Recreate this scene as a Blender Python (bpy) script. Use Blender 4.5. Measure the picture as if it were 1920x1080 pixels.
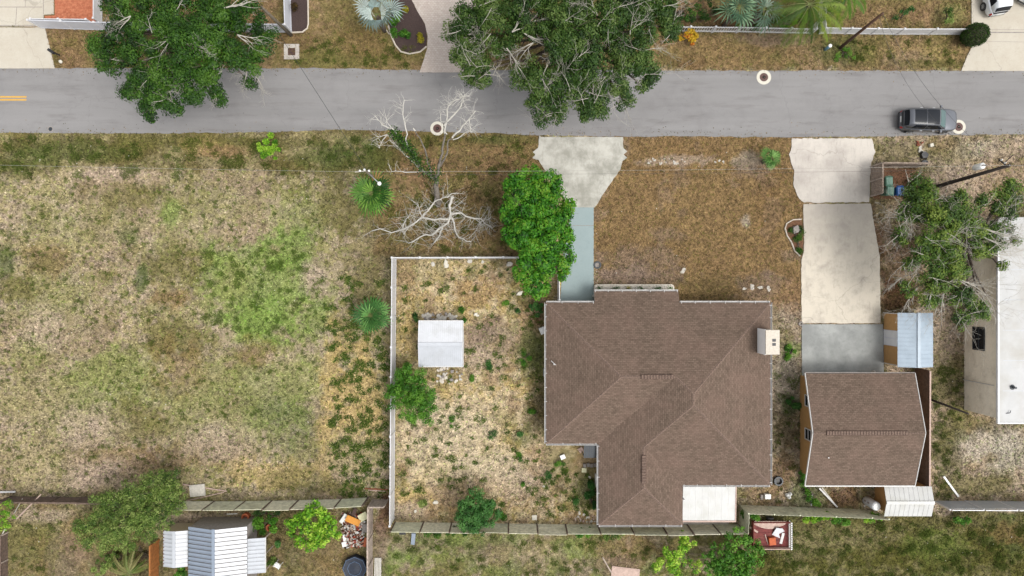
import bpy, math, random
import numpy as np
from mathutils import Vector, Matrix

# ------------------------------------------------------------------ camera, light, exposure
for o in list(bpy.data.objects): bpy.data.objects.remove(o)
SC = bpy.context.scene
COL = SC.collection
S = 22.0            # photograph pixels per metre on the ground
H = 54.3            # height of the drone above the ground, metres
cd = bpy.data.cameras.new('camera'); cam = bpy.data.objects.new('camera', cd); COL.objects.link(cam)
cam.location = (0, 0, H); cam.rotation_euler = (0, 0, 0)
cd.sensor_width = 36.0; cd.lens = 36.0 * H * S / 1920.0
cd.clip_start = 0.5; cd.clip_end = 3000
SC.camera = cam
SUN_EL, SUN_AZ = math.radians(62), math.radians(118)
w = bpy.data.worlds.new('World'); SC.world = w; w.use_nodes = True
nt = w.node_tree; nt.nodes.clear()
sky = nt.nodes.new('ShaderNodeTexSky'); sky.sky_type = 'NISHITA'; sky.sun_disc = False
sky.sun_elevation = SUN_EL; sky.sun_rotation = SUN_AZ; sky.dust_density = 4.0; sky.air_density = 1.0; sky.ozone_density = 1.0
hs = nt.nodes.new('ShaderNodeHueSaturation'); hs.inputs['Saturation'].default_value = 0.12
bg = nt.nodes.new('ShaderNodeBackground'); bg.inputs['Strength'].default_value = 0.15
ow = nt.nodes.new('ShaderNodeOutputWorld')
nt.links.new(sky.outputs[0], hs.inputs['Color']); nt.links.new(hs.outputs[0], bg.inputs['Color']); nt.links.new(bg.outputs[0], ow.inputs['Surface'])
sd = bpy.data.lights.new('sun', 'SUN'); sd.energy = 0.85; sd.angle = math.radians(20); sd.color = (1.0, 0.96, 0.9)
sun = bpy.data.objects.new('sun', sd); COL.objects.link(sun)
sv = Vector((math.cos(SUN_EL) * math.sin(SUN_AZ), math.cos(SUN_EL) * math.cos(SUN_AZ), math.sin(SUN_EL)))
sun.rotation_euler = (-sv).to_track_quat('-Z', 'Y').to_euler(); sun.location = (20, -10, 40)
SC.view_settings.view_transform = 'Standard'; SC.view_settings.look = 'None'
SC.view_settings.gamma = 1.0; SC.view_settings.exposure = 0.84
SC.render.engine = 'CYCLES'
SC.cycles.max_bounces = 5; SC.cycles.transparent_max_bounces = 8

rng = np.random.default_rng(7)
random.seed(7)
R = random.uniform
K = 0.62            # photograph colour (linear) to base colour

def lin(c):
    c = np.asarray(c, float) / 255.0
    return np.where(c <= 0.04045, c / 12.92, ((c + 0.055) / 1.055) ** 2.4)
def alb(*c, k=None): return tuple(float(v) for v in np.clip(lin(c) * (k or K), 0, 0.9))
def mag(z): return H / (H - z)
def P(px, py, z=0.0):
    """photograph pixel -> world point at height z (the thing stands on / reaches that height)"""
    m = mag(z); return Vector(((px - 960) / S / m, (540 - py) / S / m, z))
def G(u, v, z=0.0): return Vector((u / S, -v / S, z))      # plan units (ground pixels from the centre)

# ------------------------------------------------------------------ materials
MATS = {}
def new_mat(name):
    m = bpy.data.materials.new(name); m.use_nodes = True
    n = m.node_tree; b = n.nodes['Principled BSDF']; MATS[name] = m
    return m, n, b
def node(n, t, **kw):
    x = n.nodes.new(t)
    for k, v in kw.items(): setattr(x, k, v)
    return x
def mixrgb(n, fac, a, b, blend='MIX'):
    x = node(n, 'ShaderNodeMix', data_type='RGBA', blend_type=blend)
    for sock, v in ((x.inputs[0], fac), (x.inputs[6], a), (x.inputs[7], b)):
        if isinstance(v, bpy.types.NodeSocket): n.links.new(v, sock)
        elif isinstance(v, (int, float)): sock.default_value = v
        else: sock.default_value = (*v[:3], 1)
    return x.outputs[2]
def noise(n, vec, scale, detail=4, rough=0.6, lo=0.35, hi=0.65):
    t = node(n, 'ShaderNodeTexNoise'); t.inputs['Scale'].default_value = scale; t.inputs['Detail'].default_value = detail
    t.inputs['Roughness'].default_value = rough; n.links.new(vec, t.inputs['Vector'])
    r = node(n, 'ShaderNodeMapRange'); r.inputs[1].default_value = lo; r.inputs[2].default_value = hi
    n.links.new(t.outputs['Fac'], r.inputs[0]); return r.outputs[0]
def bump(n, b, h, strength=0.3, dist=0.02):
    x = node(n, 'ShaderNodeBump'); x.inputs['Strength'].default_value = strength; x.inputs['Distance'].default_value = dist
    n.links.new(h, x.inputs['Height']); n.links.new(x.outputs[0], b.inputs['Normal'])
def wpos(n): return node(n, 'ShaderNodeNewGeometry').outputs['Position']
def scaled(n, vec, sc):
    m = node(n, 'ShaderNodeMapping'); m.inputs['Scale'].default_value = sc; n.links.new(vec, m.inputs['Vector']); return m.outputs[0]

def plain(name, rgb, rough=0.7, var=0.12, scale=6.0, metal=0.0, stain=None, stain_scale=0.8, stain_amt=0.35, spec=0.5, bmp=0.15, stain_lo=0.5, stain_hi=0.72):
    m, n, b = new_mat(name)
    p = wpos(n)
    d = tuple(c * (1 - var) for c in rgb); l = tuple(min(0.92, c * (1 + var)) for c in rgb)
    f = noise(n, p, scale, 5, 0.65)
    c = mixrgb(n, f, d, l)
    if stain is not None:
        s = noise(n, p, stain_scale, 5, 0.62, stain_lo, stain_hi)
        mm = node(n, 'ShaderNodeMath', operation='MULTIPLY'); n.links.new(s, mm.inputs[0]); mm.inputs[1].default_value = stain_amt
        c = mixrgb(n, mm.outputs[0], c, stain)
    n.links.new(c, b.inputs['Base Color'])
    b.inputs['Roughness'].default_value = rough; b.inputs['Metallic'].default_value = metal
    b.inputs['Specular IOR Level'].default_value = spec
    if bmp: bump(n, b, f, bmp)
    return m

def attr_mat(name, rough=0.8, transl=0.0, var=0.0, scale=30, spec=0.25):
    m, n, b = new_mat(name)
    a = node(n, 'ShaderNodeAttribute', attribute_name='Col')
    c = a.outputs['Color']
    n.links.new(c, b.inputs['Base Color'])
    b.inputs['Roughness'].default_value = rough; b.inputs['Specular IOR Level'].default_value = spec
    if transl:
        t = node(n, 'ShaderNodeBsdfTranslucent'); n.links.new(c, t.inputs['Color'])
        mx = node(n, 'ShaderNodeMixShader'); mx.inputs[0].default_value = transl
        n.links.new(b.outputs[0], mx.inputs[1]); n.links.new(t.outputs[0], mx.inputs[2])
        n.links.new(mx.outputs[0], n.nodes['Material Output'].inputs['Surface'])
    return m
attr_mat('leaf', 0.55, 0.22)
attr_mat('grass', 0.85, 0.12, spec=0.1)

def ground_mat():
    m, n, b = new_mat('ground')
    a = node(n, 'ShaderNodeAttribute', attribute_name='Col'); p = wpos(n)
    f1 = noise(n, p, 5.5, 6, 0.78, 0.37, 0.63); f2 = noise(n, p, 22.0, 3, 0.7, 0.3, 0.7)
    r1 = mixrgb(n, f1, (0.70, 0.71, 0.66), (1.22, 1.20, 1.18)); r2 = mixrgb(n, f2, (0.7, 0.7, 0.68), (1.28, 1.28, 1.26))
    c = mixrgb(n, 1.0, a.outputs['Color'], r1, 'MULTIPLY'); c = mixrgb(n, 1.0, c, r2, 'MULTIPLY')
    n.links.new(c, b.inputs['Base Color']); b.inputs['Roughness'].default_value = 0.95; b.inputs['Specular IOR Level'].default_value = 0.05
    bump(n, b, f1, 0.6, 0.06)
ground_mat()

def asphalt():
    m, n, b = new_mat('asphalt'); p = wpos(n)
    f = noise(n, p, 45, 4, 0.7, 0.3, 0.7)
    c = mixrgb(n, f, alb(144, 142, 141), alb(169, 167, 166))
    g = noise(n, scaled(n, p, (0.06, 0.9, 1)), 1.0, 4, 0.6, 0.35, 0.7)
    c = mixrgb(n, g, c, mixrgb(n, 1.0, c, (0.86, 0.86, 0.86), 'MULTIPLY'))
    s = noise(n, p, 0.35, 5, 0.7, 0.5, 0.75)
    mm = node(n, 'ShaderNodeMath', operation='MULTIPLY'); n.links.new(s, mm.inputs[0]); mm.inputs[1].default_value = 0.35
    c = mixrgb(n, mm.outputs[0], c, alb(120, 116, 116))
    v = node(n, 'ShaderNodeTexVoronoi', feature='DISTANCE_TO_EDGE'); v.inputs['Scale'].default_value = 0.11
    t = node(n, 'ShaderNodeTexNoise'); t.inputs['Scale'].default_value = 1.1; t.inputs['Detail'].default_value = 5; n.links.new(p, t.inputs['Vector'])
    va = node(n, 'ShaderNodeVectorMath', operation='MULTIPLY_ADD'); va.inputs[1].default_value = (1.6, 1.6, 0)
    n.links.new(t.outputs['Color'], va.inputs[0]); n.links.new(p, va.inputs[2]); n.links.new(va.outputs[0], v.inputs['Vector'])
    l = node(n, 'ShaderNodeMath', operation='LESS_THAN'); l.inputs[1].default_value = 0.0025; n.links.new(v.outputs['Distance'], l.inputs[0])
    ml = node(n, 'ShaderNodeMath', operation='MULTIPLY'); n.links.new(l.outputs[0], ml.inputs[0]); ml.inputs[1].default_value = 0.12
    c = mixrgb(n, ml.outputs[0], c, alb(70, 68, 68))
    sp = noise(n, p, 2.3, 2, 0.5, 0.74, 0.78)
    ms = node(n, 'ShaderNodeMath', operation='MULTIPLY'); n.links.new(sp, ms.inputs[0]); ms.inputs[1].default_value = 0.5
    c = mixrgb(n, ms.outputs[0], c, alb(92, 88, 86))
    # tyre scuffs near the parked car
    s2 = noise(n, scaled(n, p, (0.25, 1.6, 1)), 0.9, 5, 0.65, 0.53, 0.75)
    mm2 = node(n, 'ShaderNodeMath', operation='MULTIPLY'); n.links.new(s2, mm2.inputs[0]); mm2.inputs[1].default_value = 0.5
    c = mixrgb(n, mm2.outputs[0], c, alb(110, 104, 102))
    n.links.new(c, b.inputs['Base Color']); b.inputs['Roughness'].default_value = 0.85; b.inputs['Specular IOR Level'].default_value = 0.2
    bump(n, b, f, 0.25, 0.01)
asphalt()

def concrete(name, rgb, stain, amt=0.4, crack=True, scale=0.55, lo=0.42, hi=0.7, streak=None, ramp=None):
    m, n, b = new_mat(name); p = wpos(n)
    f = noise(n, p, 14, 6, 0.7, 0.3, 0.7)
    c = mixrgb(n, f, tuple(v * 0.93 for v in rgb), tuple(min(.9, v * 1.06) for v in rgb))
    s = noise(n, p, scale, 6, 0.68, lo, hi)
    mm = node(n, 'ShaderNodeMath', operation='MULTIPLY'); n.links.new(s, mm.inputs[0]); mm.inputs[1].default_value = amt
    c = mixrgb(n, mm.outputs[0], c, stain)
    if ramp:   # older, dirtier concrete towards one end of the slab
        sx = node(n, 'ShaderNodeSeparateXYZ'); n.links.new(p, sx.inputs[0])
        ad = node(n, 'ShaderNodeMath', operation='MULTIPLY_ADD'); n.links.new(noise(n, p, .8, 5, .65, 0, 1), ad.inputs[0]); ad.inputs[1].default_value = 6.0; n.links.new(sx.outputs[1], ad.inputs[2])
        mr = node(n, 'ShaderNodeMapRange'); mr.inputs[1].default_value = ramp[0]+3; mr.inputs[2].default_value = ramp[1]+3; n.links.new(ad.outputs[0], mr.inputs[0])
        c = mixrgb(n, mr.outputs[0], c, ramp[2])
    s = noise(n, scaled(n, p, (3.5, 0.5, 1)) if streak else p, 1.6, 6, 0.7, 0.55, 0.8)
    mm = node(n, 'ShaderNodeMath', operation='MULTIPLY'); n.links.new(s, mm.inputs[0]); mm.inputs[1].default_value = amt * 0.8
    c = mixrgb(n, mm.outputs[0], c, tuple(v * 0.7 for v in stain))
    if crack:
        v = node(n, 'ShaderNodeTexVoronoi', feature='DISTANCE_TO_EDGE'); v.inputs['Scale'].default_value = 0.13
        t = node(n, 'ShaderNodeTexNoise'); t.inputs['Scale'].default_value = 0.9; t.inputs['Detail'].default_value = 4; n.links.new(p, t.inputs['Vector'])
        va = node(n, 'ShaderNodeVectorMath', operation='MULTIPLY_ADD'); va.inputs[1].default_value = (1.4, 1.4, 0)
        n.links.new(t.outputs['Color'], va.inputs[0]); n.links.new(p, va.inputs[2]); n.links.new(va.outputs[0], v.inputs['Vector'])
        l = node(n, 'ShaderNodeMath', operation='LESS_THAN'); l.inputs[1].default_value = 0.003; n.links.new(v.outputs['Distance'], l.inputs[0])
        ml = node(n, 'ShaderNodeMath', operation='MULTIPLY'); n.links.new(l.outputs[0], ml.inputs[0]); ml.inputs[1].default_value = 0.3
        c = mixrgb(n, ml.outputs[0], c, tuple(v * 0.4 for v in rgb))
    n.links.new(c, b.inputs['Base Color']); b.inputs['Roughness'].default_value = 0.85; b.inputs['Specular IOR Level'].default_value = 0.25
    bump(n, b, f, 0.2, 0.01)
concrete('concrete_cream', alb(214, 206, 190), alb(192, 180, 160), 0.45)
concrete('concrete_white', alb(214, 211, 200), alb(158, 156, 144), 0.8, streak=True, lo=.4, hi=.62)
concrete('concrete_old', alb(226, 218, 207), alb(168, 159, 152), 0.65, scale=0.35, streak=True)
concrete('concrete_warm', alb(230, 220, 202), alb(172, 162, 152), 0.6, scale=0.9, lo=.48, hi=.7, streak=True, ramp=(1.5, 9.0, alb(186, 178, 168)))
concrete('paint_blue', alb(165, 181, 181), alb(150, 168, 170), 0.4, crack=False)
concrete('paint_grey', alb(184, 186, 182), alb(136, 138, 136), 0.7, crack=False, scale=0.35, lo=.4, hi=.62)
concrete('wall_block', alb(214, 205, 188, k=1.12), alb(176, 167, 150, k=1.12), 0.55, crack=False, scale=0.8)

def brickmat(name, c1, c2, mortar, w, h, msize, uv=True, tint=None, rough=0.9, mix_noise=0.35, scale=1.0):
    m, n, b = new_mat(name)
    if uv:
        vec = node(n, 'ShaderNodeUVMap').outputs[0]
    else: vec = wpos(n)
    t = node(n, 'ShaderNodeTexBrick'); t.inputs['Scale'].default_value = scale
    t.inputs['Brick Width'].default_value = w; t.inputs['Row Height'].default_value = h; t.inputs['Mortar Size'].default_value = msize
    t.inputs['Mortar Smooth'].default_value = 0.3; t.inputs['Bias'].default_value = 0.0
    t.inputs['Color1'].default_value = (*c1, 1); t.inputs['Color2'].default_value = (*c2, 1); t.inputs['Mortar'].default_value = (*mortar, 1)
    n.links.new(vec, t.inputs['Vector'])
    p = wpos(n); c = t.outputs['Color']
    f = noise(n, p, 4.5, 6, 0.8, 0.3, 0.7)
    c = mixrgb(n, mix_noise, c, mixrgb(n, f, tuple(v * 0.6 for v in c1), tuple(v * 1.35 for v in c2)))
    if tint:
        g = noise(n, p, 0.5, 4, 0.6, 0.4, 0.7)
        mm = node(n, 'ShaderNodeMath', operation='MULTIPLY'); n.links.new(g, mm.inputs[0]); mm.inputs[1].default_value = 0.35
        c = mixrgb(n, mm.outputs[0], c, tint)
    n.links.new(c, b.inputs['Base Color']); b.inputs['Roughness'].default_value = rough; b.inputs['Specular IOR Level'].default_value = 0.15
    x = node(n, 'ShaderNodeBump'); x.inputs['Strength'].default_value = 0.5; x.inputs['Distance'].default_value = 0.01; x.invert = True
    n.links.new(t.outputs['Fac'], x.inputs['Height']); n.links.new(x.outputs[0], b.inputs['Normal'])
brickmat('shingle', alb(100, 85, 73), alb(134, 115, 101), alb(74, 61, 53), 0.30, 0.145, 0.016, tint=alb(142, 116, 104))
brickmat('paver', alb(200, 186, 176), alb(216, 204, 194), alb(172, 160, 150), 0.24, 0.16, 0.012, uv=False, mix_noise=0.25)
brickmat('paver_red', alb(172, 92, 66), alb(212, 138, 104), alb(164, 96, 74), 0.26, 0.2, 0.012, uv=False, mix_noise=0.65)
brickmat('block', alb(176, 166, 150), alb(164, 152, 136), alb(150, 140, 126), 0.4, 0.2, 0.012, uv=True, mix_noise=0.4)

def glass(name, rgb, rough=0.08):
    m, n, b = new_mat(name); b.inputs['Base Color'].default_value = (*rgb, 1); b.inputs['Roughness'].default_value = rough
    b.inputs['Specular IOR Level'].default_value = 0.22
glass('glass_dark', (0.010, 0.012, 0.016), 0.12); glass('glass_teal', (0.09, 0.14, 0.14), 0.1)

def carpaint(name, rgb, metal=0.5):
    m, n, b = new_mat(name); b.inputs['Base Color'].default_value = (*rgb, 1); b.inputs['Metallic'].default_value = metal
    b.inputs['Roughness'].default_value = 0.32; b.inputs['Coat Weight'].default_value = 0.6; b.inputs['Coat Roughness'].default_value = 0.06
carpaint('paint_car_grey', (0.095, 0.102, 0.118), 0.3); carpaint('paint_car_white', (0.62, 0.64, 0.66), 0.1)

plain('mulch', alb(72, 56, 52), 0.95, 0.4, 18)
plain('soil_brown', alb(120, 84, 60), 0.95, 0.35, 10)
plain('edging', alb(216, 204, 188), 0.8, 0.1)
plain('vinyl', (0.55, 0.55, 0.56), 0.4, 0.03, 2, bmp=0, stain=alb(190, 188, 180), stain_amt=0.3)
plain('vinyl_cool', (0.50, 0.51, 0.55), 0.45, 0.04, 2, bmp=0)
plain('white_trim', (0.48, 0.47, 0.455), 0.5, 0.06, 3, bmp=0)
plain('wood_grey', alb(184, 184, 160, k=1.15), 0.9, 0.22, 4, stain=alb(132, 128, 108, k=1.1), stain_amt=0.6, stain_scale=1.2)
plain('wood_grey_b', alb(194, 190, 168, k=1.15), 0.9, 0.22, 4, stain=alb(138, 138, 112, k=1.1), stain_amt=0.5, stain_scale=1.4)
plain('wood_weathered', alb(146, 133, 122, k=1.1), 0.9, 0.3, 5, stain=alb(88, 76, 66), stain_amt=0.6)
plain('wood_dark', alb(96, 80, 70, k=1.0), 0.9, 0.3, 5, stain=alb(58, 46, 42), stain_amt=0.5)
plain('wood_orange', alb(146, 92, 44, k=1.0), 0.85, 0.25, 4)
plain('wood_pole', alb(96, 68, 52), 0.9, 0.25, 8)
plain('wood_pole_dark', alb(66, 56, 50), 0.9, 0.25, 8)
plain('wood_pole_grey', alb(118, 108, 92), 0.9, 0.25, 8)
plain('metal_white', (0.50, 0.51, 0.53), 0.4, 0.05, 1.5, bmp=0, stain=alb(196, 196, 190), stain_amt=0.4, stain_scale=1.3)
plain('metal_white_dirty', (0.40, 0.40, 0.385), 0.45, 0.07, 2, bmp=0, stain=alb(178, 176, 164), stain_amt=0.7, stain_scale=1.0)
plain('metal_lightgrey', alb(204, 208, 214), 0.42, 0.05, 1.5, bmp=0, stain=alb(172, 172, 172), stain_amt=0.35)
plain('metal_blue', alb(178, 194, 208), 0.42, 0.06, 1.5, bmp=0, stain=alb(156, 172, 186), stain_amt=0.5)
plain('metal_bluegrey', alb(150, 162, 178), 0.42, 0.06, 1.5, bmp=0, stain=alb(134, 146, 160), stain_amt=0.5)
plain('membrane', (0.385, 0.385, 0.38), 0.6, 0.05, 1, bmp=0, stain=alb(186, 182, 172), stain_amt=0.9, stain_scale=0.4, stain_lo=.42)
plain('tan_wall', alb(166, 128, 80, k=.95), 0.8, 0.08, 3)
plain('house_wall', alb(206, 190, 160), 0.85, 0.06, 4)
plain('dark_metal', alb(56, 62, 68), 0.5, 0.1, 4, bmp=0)
plain('rusty_red', alb(118, 40, 36), 0.75, 0.3, 3, stain=alb(150, 84, 66), stain_amt=0.6, stain_scale=1.6)
plain('iron_brown', alb(104, 74, 68), 0.7, 0.2, 12)
plain('ring_white', alb(232, 226, 210), 0.8, 0.06, 8)
plain('yellow_paint', alb(226, 176, 78), 0.8, 0.14, 14, stain=alb(196, 168, 112), stain_amt=0.5, stain_scale=6)
plain('bark', alb(104, 92, 80), 0.95, 0.35, 6)
plain('leaf_stem', alb(120, 130, 70), 0.8, 0.15, 5, bmp=0)
plain('flashing_white', (0.82, 0.82, 0.81), 0.5, 0.03, 4, bmp=0)
plain('gutter_white', (0.36, 0.35, 0.34), 0.5, 0.12, 3, bmp=0)
plain('wood_screen', alb(124, 110, 98, k=1.1), 0.9, 0.35, 7, stain=alb(86, 72, 62, k=1.0), stain_amt=0.6, stain_scale=3)
plain('bark_dead', alb(126, 118, 108), 0.9, 0.3, 5)
plain('bark_pale', alb(188, 182, 170), 0.9, 0.16, 5)
plain('bark_white', alb(216, 212, 202), 0.9, 0.14, 5)
plain('stone_pale', alb(214, 208, 196), 0.9, 0.15, 6)
plain('stone_grey', alb(160, 152, 146), 0.9, 0.2, 6)
plain('brick_red', alb(150, 86, 62), 0.9, 0.2, 6)
plain('terracotta', alb(196, 106, 66), 0.8, 0.12, 6)
plain('plastic_green', alb(92, 136, 116), 0.45, 0.08, 4, bmp=0)
plain('plastic_blue', alb(36, 92, 160), 0.35, 0.08, 4, bmp=0)
plain('plastic_sky', alb(130, 184, 214), 0.4, 0.05, 4, bmp=0)
plain('plastic_black', (0.012, 0.012, 0.014), 0.5, 0.2, 6, bmp=0)
plain('tarp_navy', alb(30, 40, 58), 0.6, 0.25, 3)
plain('rope_blue', alb(104, 128, 160), 0.6, 0.1)
plain('white_plastic', (0.64, 0.64, 0.62), 0.45, 0.04, 4, bmp=0)
plain('orange_board', alb(228, 154, 52), 0.7, 0.1, 4)
plain('orange_box', alb(206, 96, 38), 0.7, 0.2, 6)
plain('cream_board', alb(236, 232, 190), 0.7, 0.06, 4)
plain('pink_board', alb(208, 180, 166), 0.8, 0.14, 4)
plain('brown_board', alb(86, 66, 58), 0.85, 0.2, 5)
plain('tyre', (0.02, 0.02, 0.02), 0.85, 0.2, 10)
plain('alloy', (0.35, 0.36, 0.37), 0.35, 0.05, 4, metal=0.7, bmp=0)
plain('red_light', (0.32, 0.02, 0.02), 0.25, 0.05, 4, bmp=0)
plain('lamp_clear', (0.55, 0.56, 0.57), 0.15, 0.04, 4, bmp=0)
plain('wire_dark', (0.03, 0.03, 0.03), 0.6, 0.05, 4, bmp=0)
plain('wire_pale', (0.26, 0.25, 0.22), 0.6, 0.05, 4, bmp=0)
plain('stucco_planter', alb(226, 216, 200), 0.85, 0.1, 8)
plain('ridge_cap', alb(124, 103, 90), 0.9, 0.35, 9)
plain('ridge_cap_dark', alb(84, 62, 52), 0.9, 0.25, 9)

# ------------------------------------------------------------------ mesh builder
BASE = {}
class MB:
    def __init__(s): s.v = []; s.f = []; s.uv = None
    def add(s, vs, fs):
        o = len(s.v); s.v += [tuple(p) for p in vs]; s.f += [tuple(i + o for i in f) for f in fs]; return s
    def box(s, a, b):
        x0, y0, z0 = a; x1, y1, z1 = b
        if x0 > x1: x0, x1 = x1, x0
        if y0 > y1: y0, y1 = y1, y0
        return s.add([(x0,y0,z0),(x1,y0,z0),(x1,y1,z0),(x0,y1,z0),(x0,y0,z1),(x1,y0,z1),(x1,y1,z1),(x0,y1,z1)],
                     [(0,3,2,1),(4,5,6,7),(0,1,5,4),(1,2,6,5),(2,3,7,6),(3,0,4,7)])
    def obox(s, c, size, rz=0, tilt=0, roll=0):
        M = Matrix.Translation(Vector(c)) @ Matrix.Rotation(rz, 4, 'Z') @ Matrix.Rotation(tilt, 4, 'Y') @ Matrix.Rotation(roll, 4, 'X')
        hx, hy, hz = size[0]/2, size[1]/2, size[2]/2
        vs = [M @ Vector((x,y,z)) for x,y,z in [(-hx,-hy,-hz),(hx,-hy,-hz),(hx,hy,-hz),(-hx,hy,-hz),(-hx,-hy,hz),(hx,-hy,hz),(hx,hy,hz),(-hx,hy,hz)]]
        return s.add(vs, [(0,3,2,1),(4,5,6,7),(0,1,5,4),(1,2,6,5),(2,3,7,6),(3,0,4,7)])
    def bar(s, a, b, w, h):
        """box along a->b, centred, width w (horizontal), height h"""
        a, b = Vector(a), Vector(b); d = (b - a).normalized()
        up = Vector((0,0,1)) if abs(d.z) < 0.95 else Vector((1,0,0))
        sx = d.cross(up).normalized() * w / 2; sy = sx.cross(d).normalized() * h / 2
        vs = [a-sx-sy, a+sx-sy, a+sx+sy, a-sx+sy, b-sx-sy, b+sx-sy, b+sx+sy, b-sx+sy]
        return s.add(vs, [(0,1,2,3),(7,6,5,4),(0,4,5,1),(1,5,6,2),(2,6,7,3),(3,7,4,0)])
    def prism(s, pts, z0, z1):
        n = len(pts); area = sum(pts[i][0]*pts[(i+1)%n][1]-pts[(i+1)%n][0]*pts[i][1] for i in range(n))
        if area < 0: pts = pts[::-1]
        vs = [(p[0],p[1],z0) for p in pts] + [(p[0],p[1],z1) for p in pts]
        fs = [tuple(range(n))[::-1], tuple(range(n, 2*n))] + [(i,(i+1)%n,(i+1)%n+n,i+n) for i in range(n)]
        return s.add(vs, fs)
    def tube(s, pts, rad, n=5, cap=True):
        pts = [Vector(p) for p in pts]; m = len(pts)
        if isinstance(rad, (int, float)): rad = [rad]*m
        o = len(s.v)
        for i, p in enumerate(pts):
            d = (pts[min(i+1,m-1)] - pts[max(i-1,0)]); d = d.normalized() if d.length > 1e-6 else Vector((0,0,1))
            a = d.cross(Vector((0.13,0.31,0.94))); a = a.normalized() if a.length > 1e-4 else Vector((1,0,0)); b = d.cross(a)
            for k in range(n):
                t = 2*math.pi*k/n; s.v.append(tuple(p + (a*math.cos(t) + b*math.sin(t))*rad[i]))
        for i in range(m-1):
            for k in range(n):
                s.f.append((o+i*n+k, o+i*n+(k+1)%n, o+(i+1)*n+(k+1)%n, o+(i+1)*n+k))
        if cap:
            s.f.append(tuple(o+k for k in range(n))[::-1]); s.f.append(tuple(o+(m-1)*n+k for k in range(n)))
        return s
    def lathe(s, c, prof, n=20):
        """prof: list of (r, z) from bottom to top"""
        o = len(s.v); c = Vector(c)
        for r, z in prof:
            for k in range(n):
                t = 2*math.pi*k/n; s.v.append((c.x+r*math.cos(t), c.y+r*math.sin(t), c.z+z))
        for i in range(len(prof)-1):
            for k in range(n): s.f.append((o+i*n+k, o+i*n+(k+1)%n, o+(i+1)*n+(k+1)%n, o+(i+1)*n+k))
        s.f.append(tuple(o+k for k in range(n))[::-1]); e = o+(len(prof)-1)*n; s.f.append(tuple(e+k for k in range(n)))
        return s
    def rock(s, c, r, seed=0, flat=0.6):
        rg = random.Random(seed); n = 6; c = Vector(c); o = len(s.v)
        for (rr, zz) in ((0.75,0.0),(1.0,0.35),(0.75,0.85)):
            for k in range(n):
                t = 2*math.pi*(k+rg.uniform(-.3,.3))/n; q = rr*r*rg.uniform(.75,1.2)
                s.v.append((c.x+q*math.cos(t), c.y+q*math.sin(t), c.z+zz*r*flat*1.3*rg.uniform(.85,1.1)))
        for i in range(2):
            for k in range(n): s.f.append((o+i*n+k, o+i*n+(k+1)%n, o+(i+1)*n+(k+1)%n, o+(i+1)*n+k))
        s.f.append(tuple(o+k for k in range(n))[::-1]); s.f.append(tuple(o+2*n+k for k in range(n)))
        return s
    def build(s, name, mat, parent=None, smooth=False, uv=None):
        org = Vector((0,0,0))
        if parent is not None: org = BASE.get(parent.name, org)
        me = bpy.data.meshes.new(name)
        me.from_pydata([(p[0]-org.x, p[1]-org.y, p[2]-org.z) for p in s.v], [], s.f)
        if smooth: me.polygons.foreach_set('use_smooth', [True]*len(me.polygons))
        if uv is not None:
            l = me.uv_layers.new(name='UVMap'); l.data.foreach_set('uv', np.asarray(uv, dtype=np.float32).ravel())
        me.materials.append(MATS[mat]); me.update()
        o = bpy.data.objects.new(name, me); COL.objects.link(o)
        if parent is not None: o.parent = parent; BASE[o.name] = org.copy()
        return o
def tag(o, label=None, cat=None, group=None, kind=None):
    for k, v in (('label',label),('category',cat),('group',group),('kind',kind)):
        if v: o[k] = v
    return o
def thing(name, label, cat, loc=(0,0,0), group=None, rz=0):
    o = bpy.data.objects.new(name, None); COL.objects.link(o); o.empty_display_size = 0.3
    o.location = loc; o.rotation_euler = (0,0,rz); BASE[o.name] = Vector(loc) if not rz else Vector((0,0,0))
    return tag(o, label, cat, group)
def single(mb, name, mat, label, cat, base, group=None, smooth=False):
    """a thing that is one mesh, with its origin at its base"""
    b = Vector(base); m2 = MB(); m2.v = [(p[0]-b.x,p[1]-b.y,p[2]-b.z) for p in mb.v]; m2.f = mb.f
    o = m2.build(name, mat, None, smooth); o.location = b
    return tag(o, label, cat, group)
def np_obj(name, V, F, C, mat, parent=None, nside=4, base=None, kind=None):
    """numpy mesh; V (n,3), F (m,k), C per-vertex colour (n,3)"""
    org = np.zeros(3)
    if parent is not None: org = np.array(BASE.get(parent.name, Vector((0,0,0))))
    elif base is not None: org = np.array(base)
    V = np.asarray(V, dtype=np.float32) - org.astype(np.float32); F = np.asarray(F, dtype=np.int32)
    me = bpy.data.meshes.new(name); k = F.shape[1]
    me.vertices.add(len(V)); me.vertices.foreach_set('co', V.ravel())
    me.loops.add(F.size); me.loops.foreach_set('vertex_index', F.ravel())
    me.polygons.add(len(F)); me.polygons.foreach_set('loop_start', np.arange(0, F.size, k, dtype=np.int32))
    try: me.polygons.foreach_set('loop_total', np.full(len(F), k, dtype=np.int32))
    except Exception: pass
    me.update(calc_edges=True)
    if C is not None:
        a = me.color_attributes.new('Col', 'FLOAT_COLOR', 'POINT')
        a.data.foreach_set('color', np.concatenate([C, np.ones((len(C),1))], 1).astype(np.float32).ravel())
    me.materials.append(MATS[mat])
    o = bpy.data.objects.new(name, me); COL.objects.link(o)
    if parent is not None: o.parent = parent; BASE[o.name] = Vector(org)
    elif base is not None: o.location = base
    if kind: o['kind'] = kind
    return o

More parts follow.
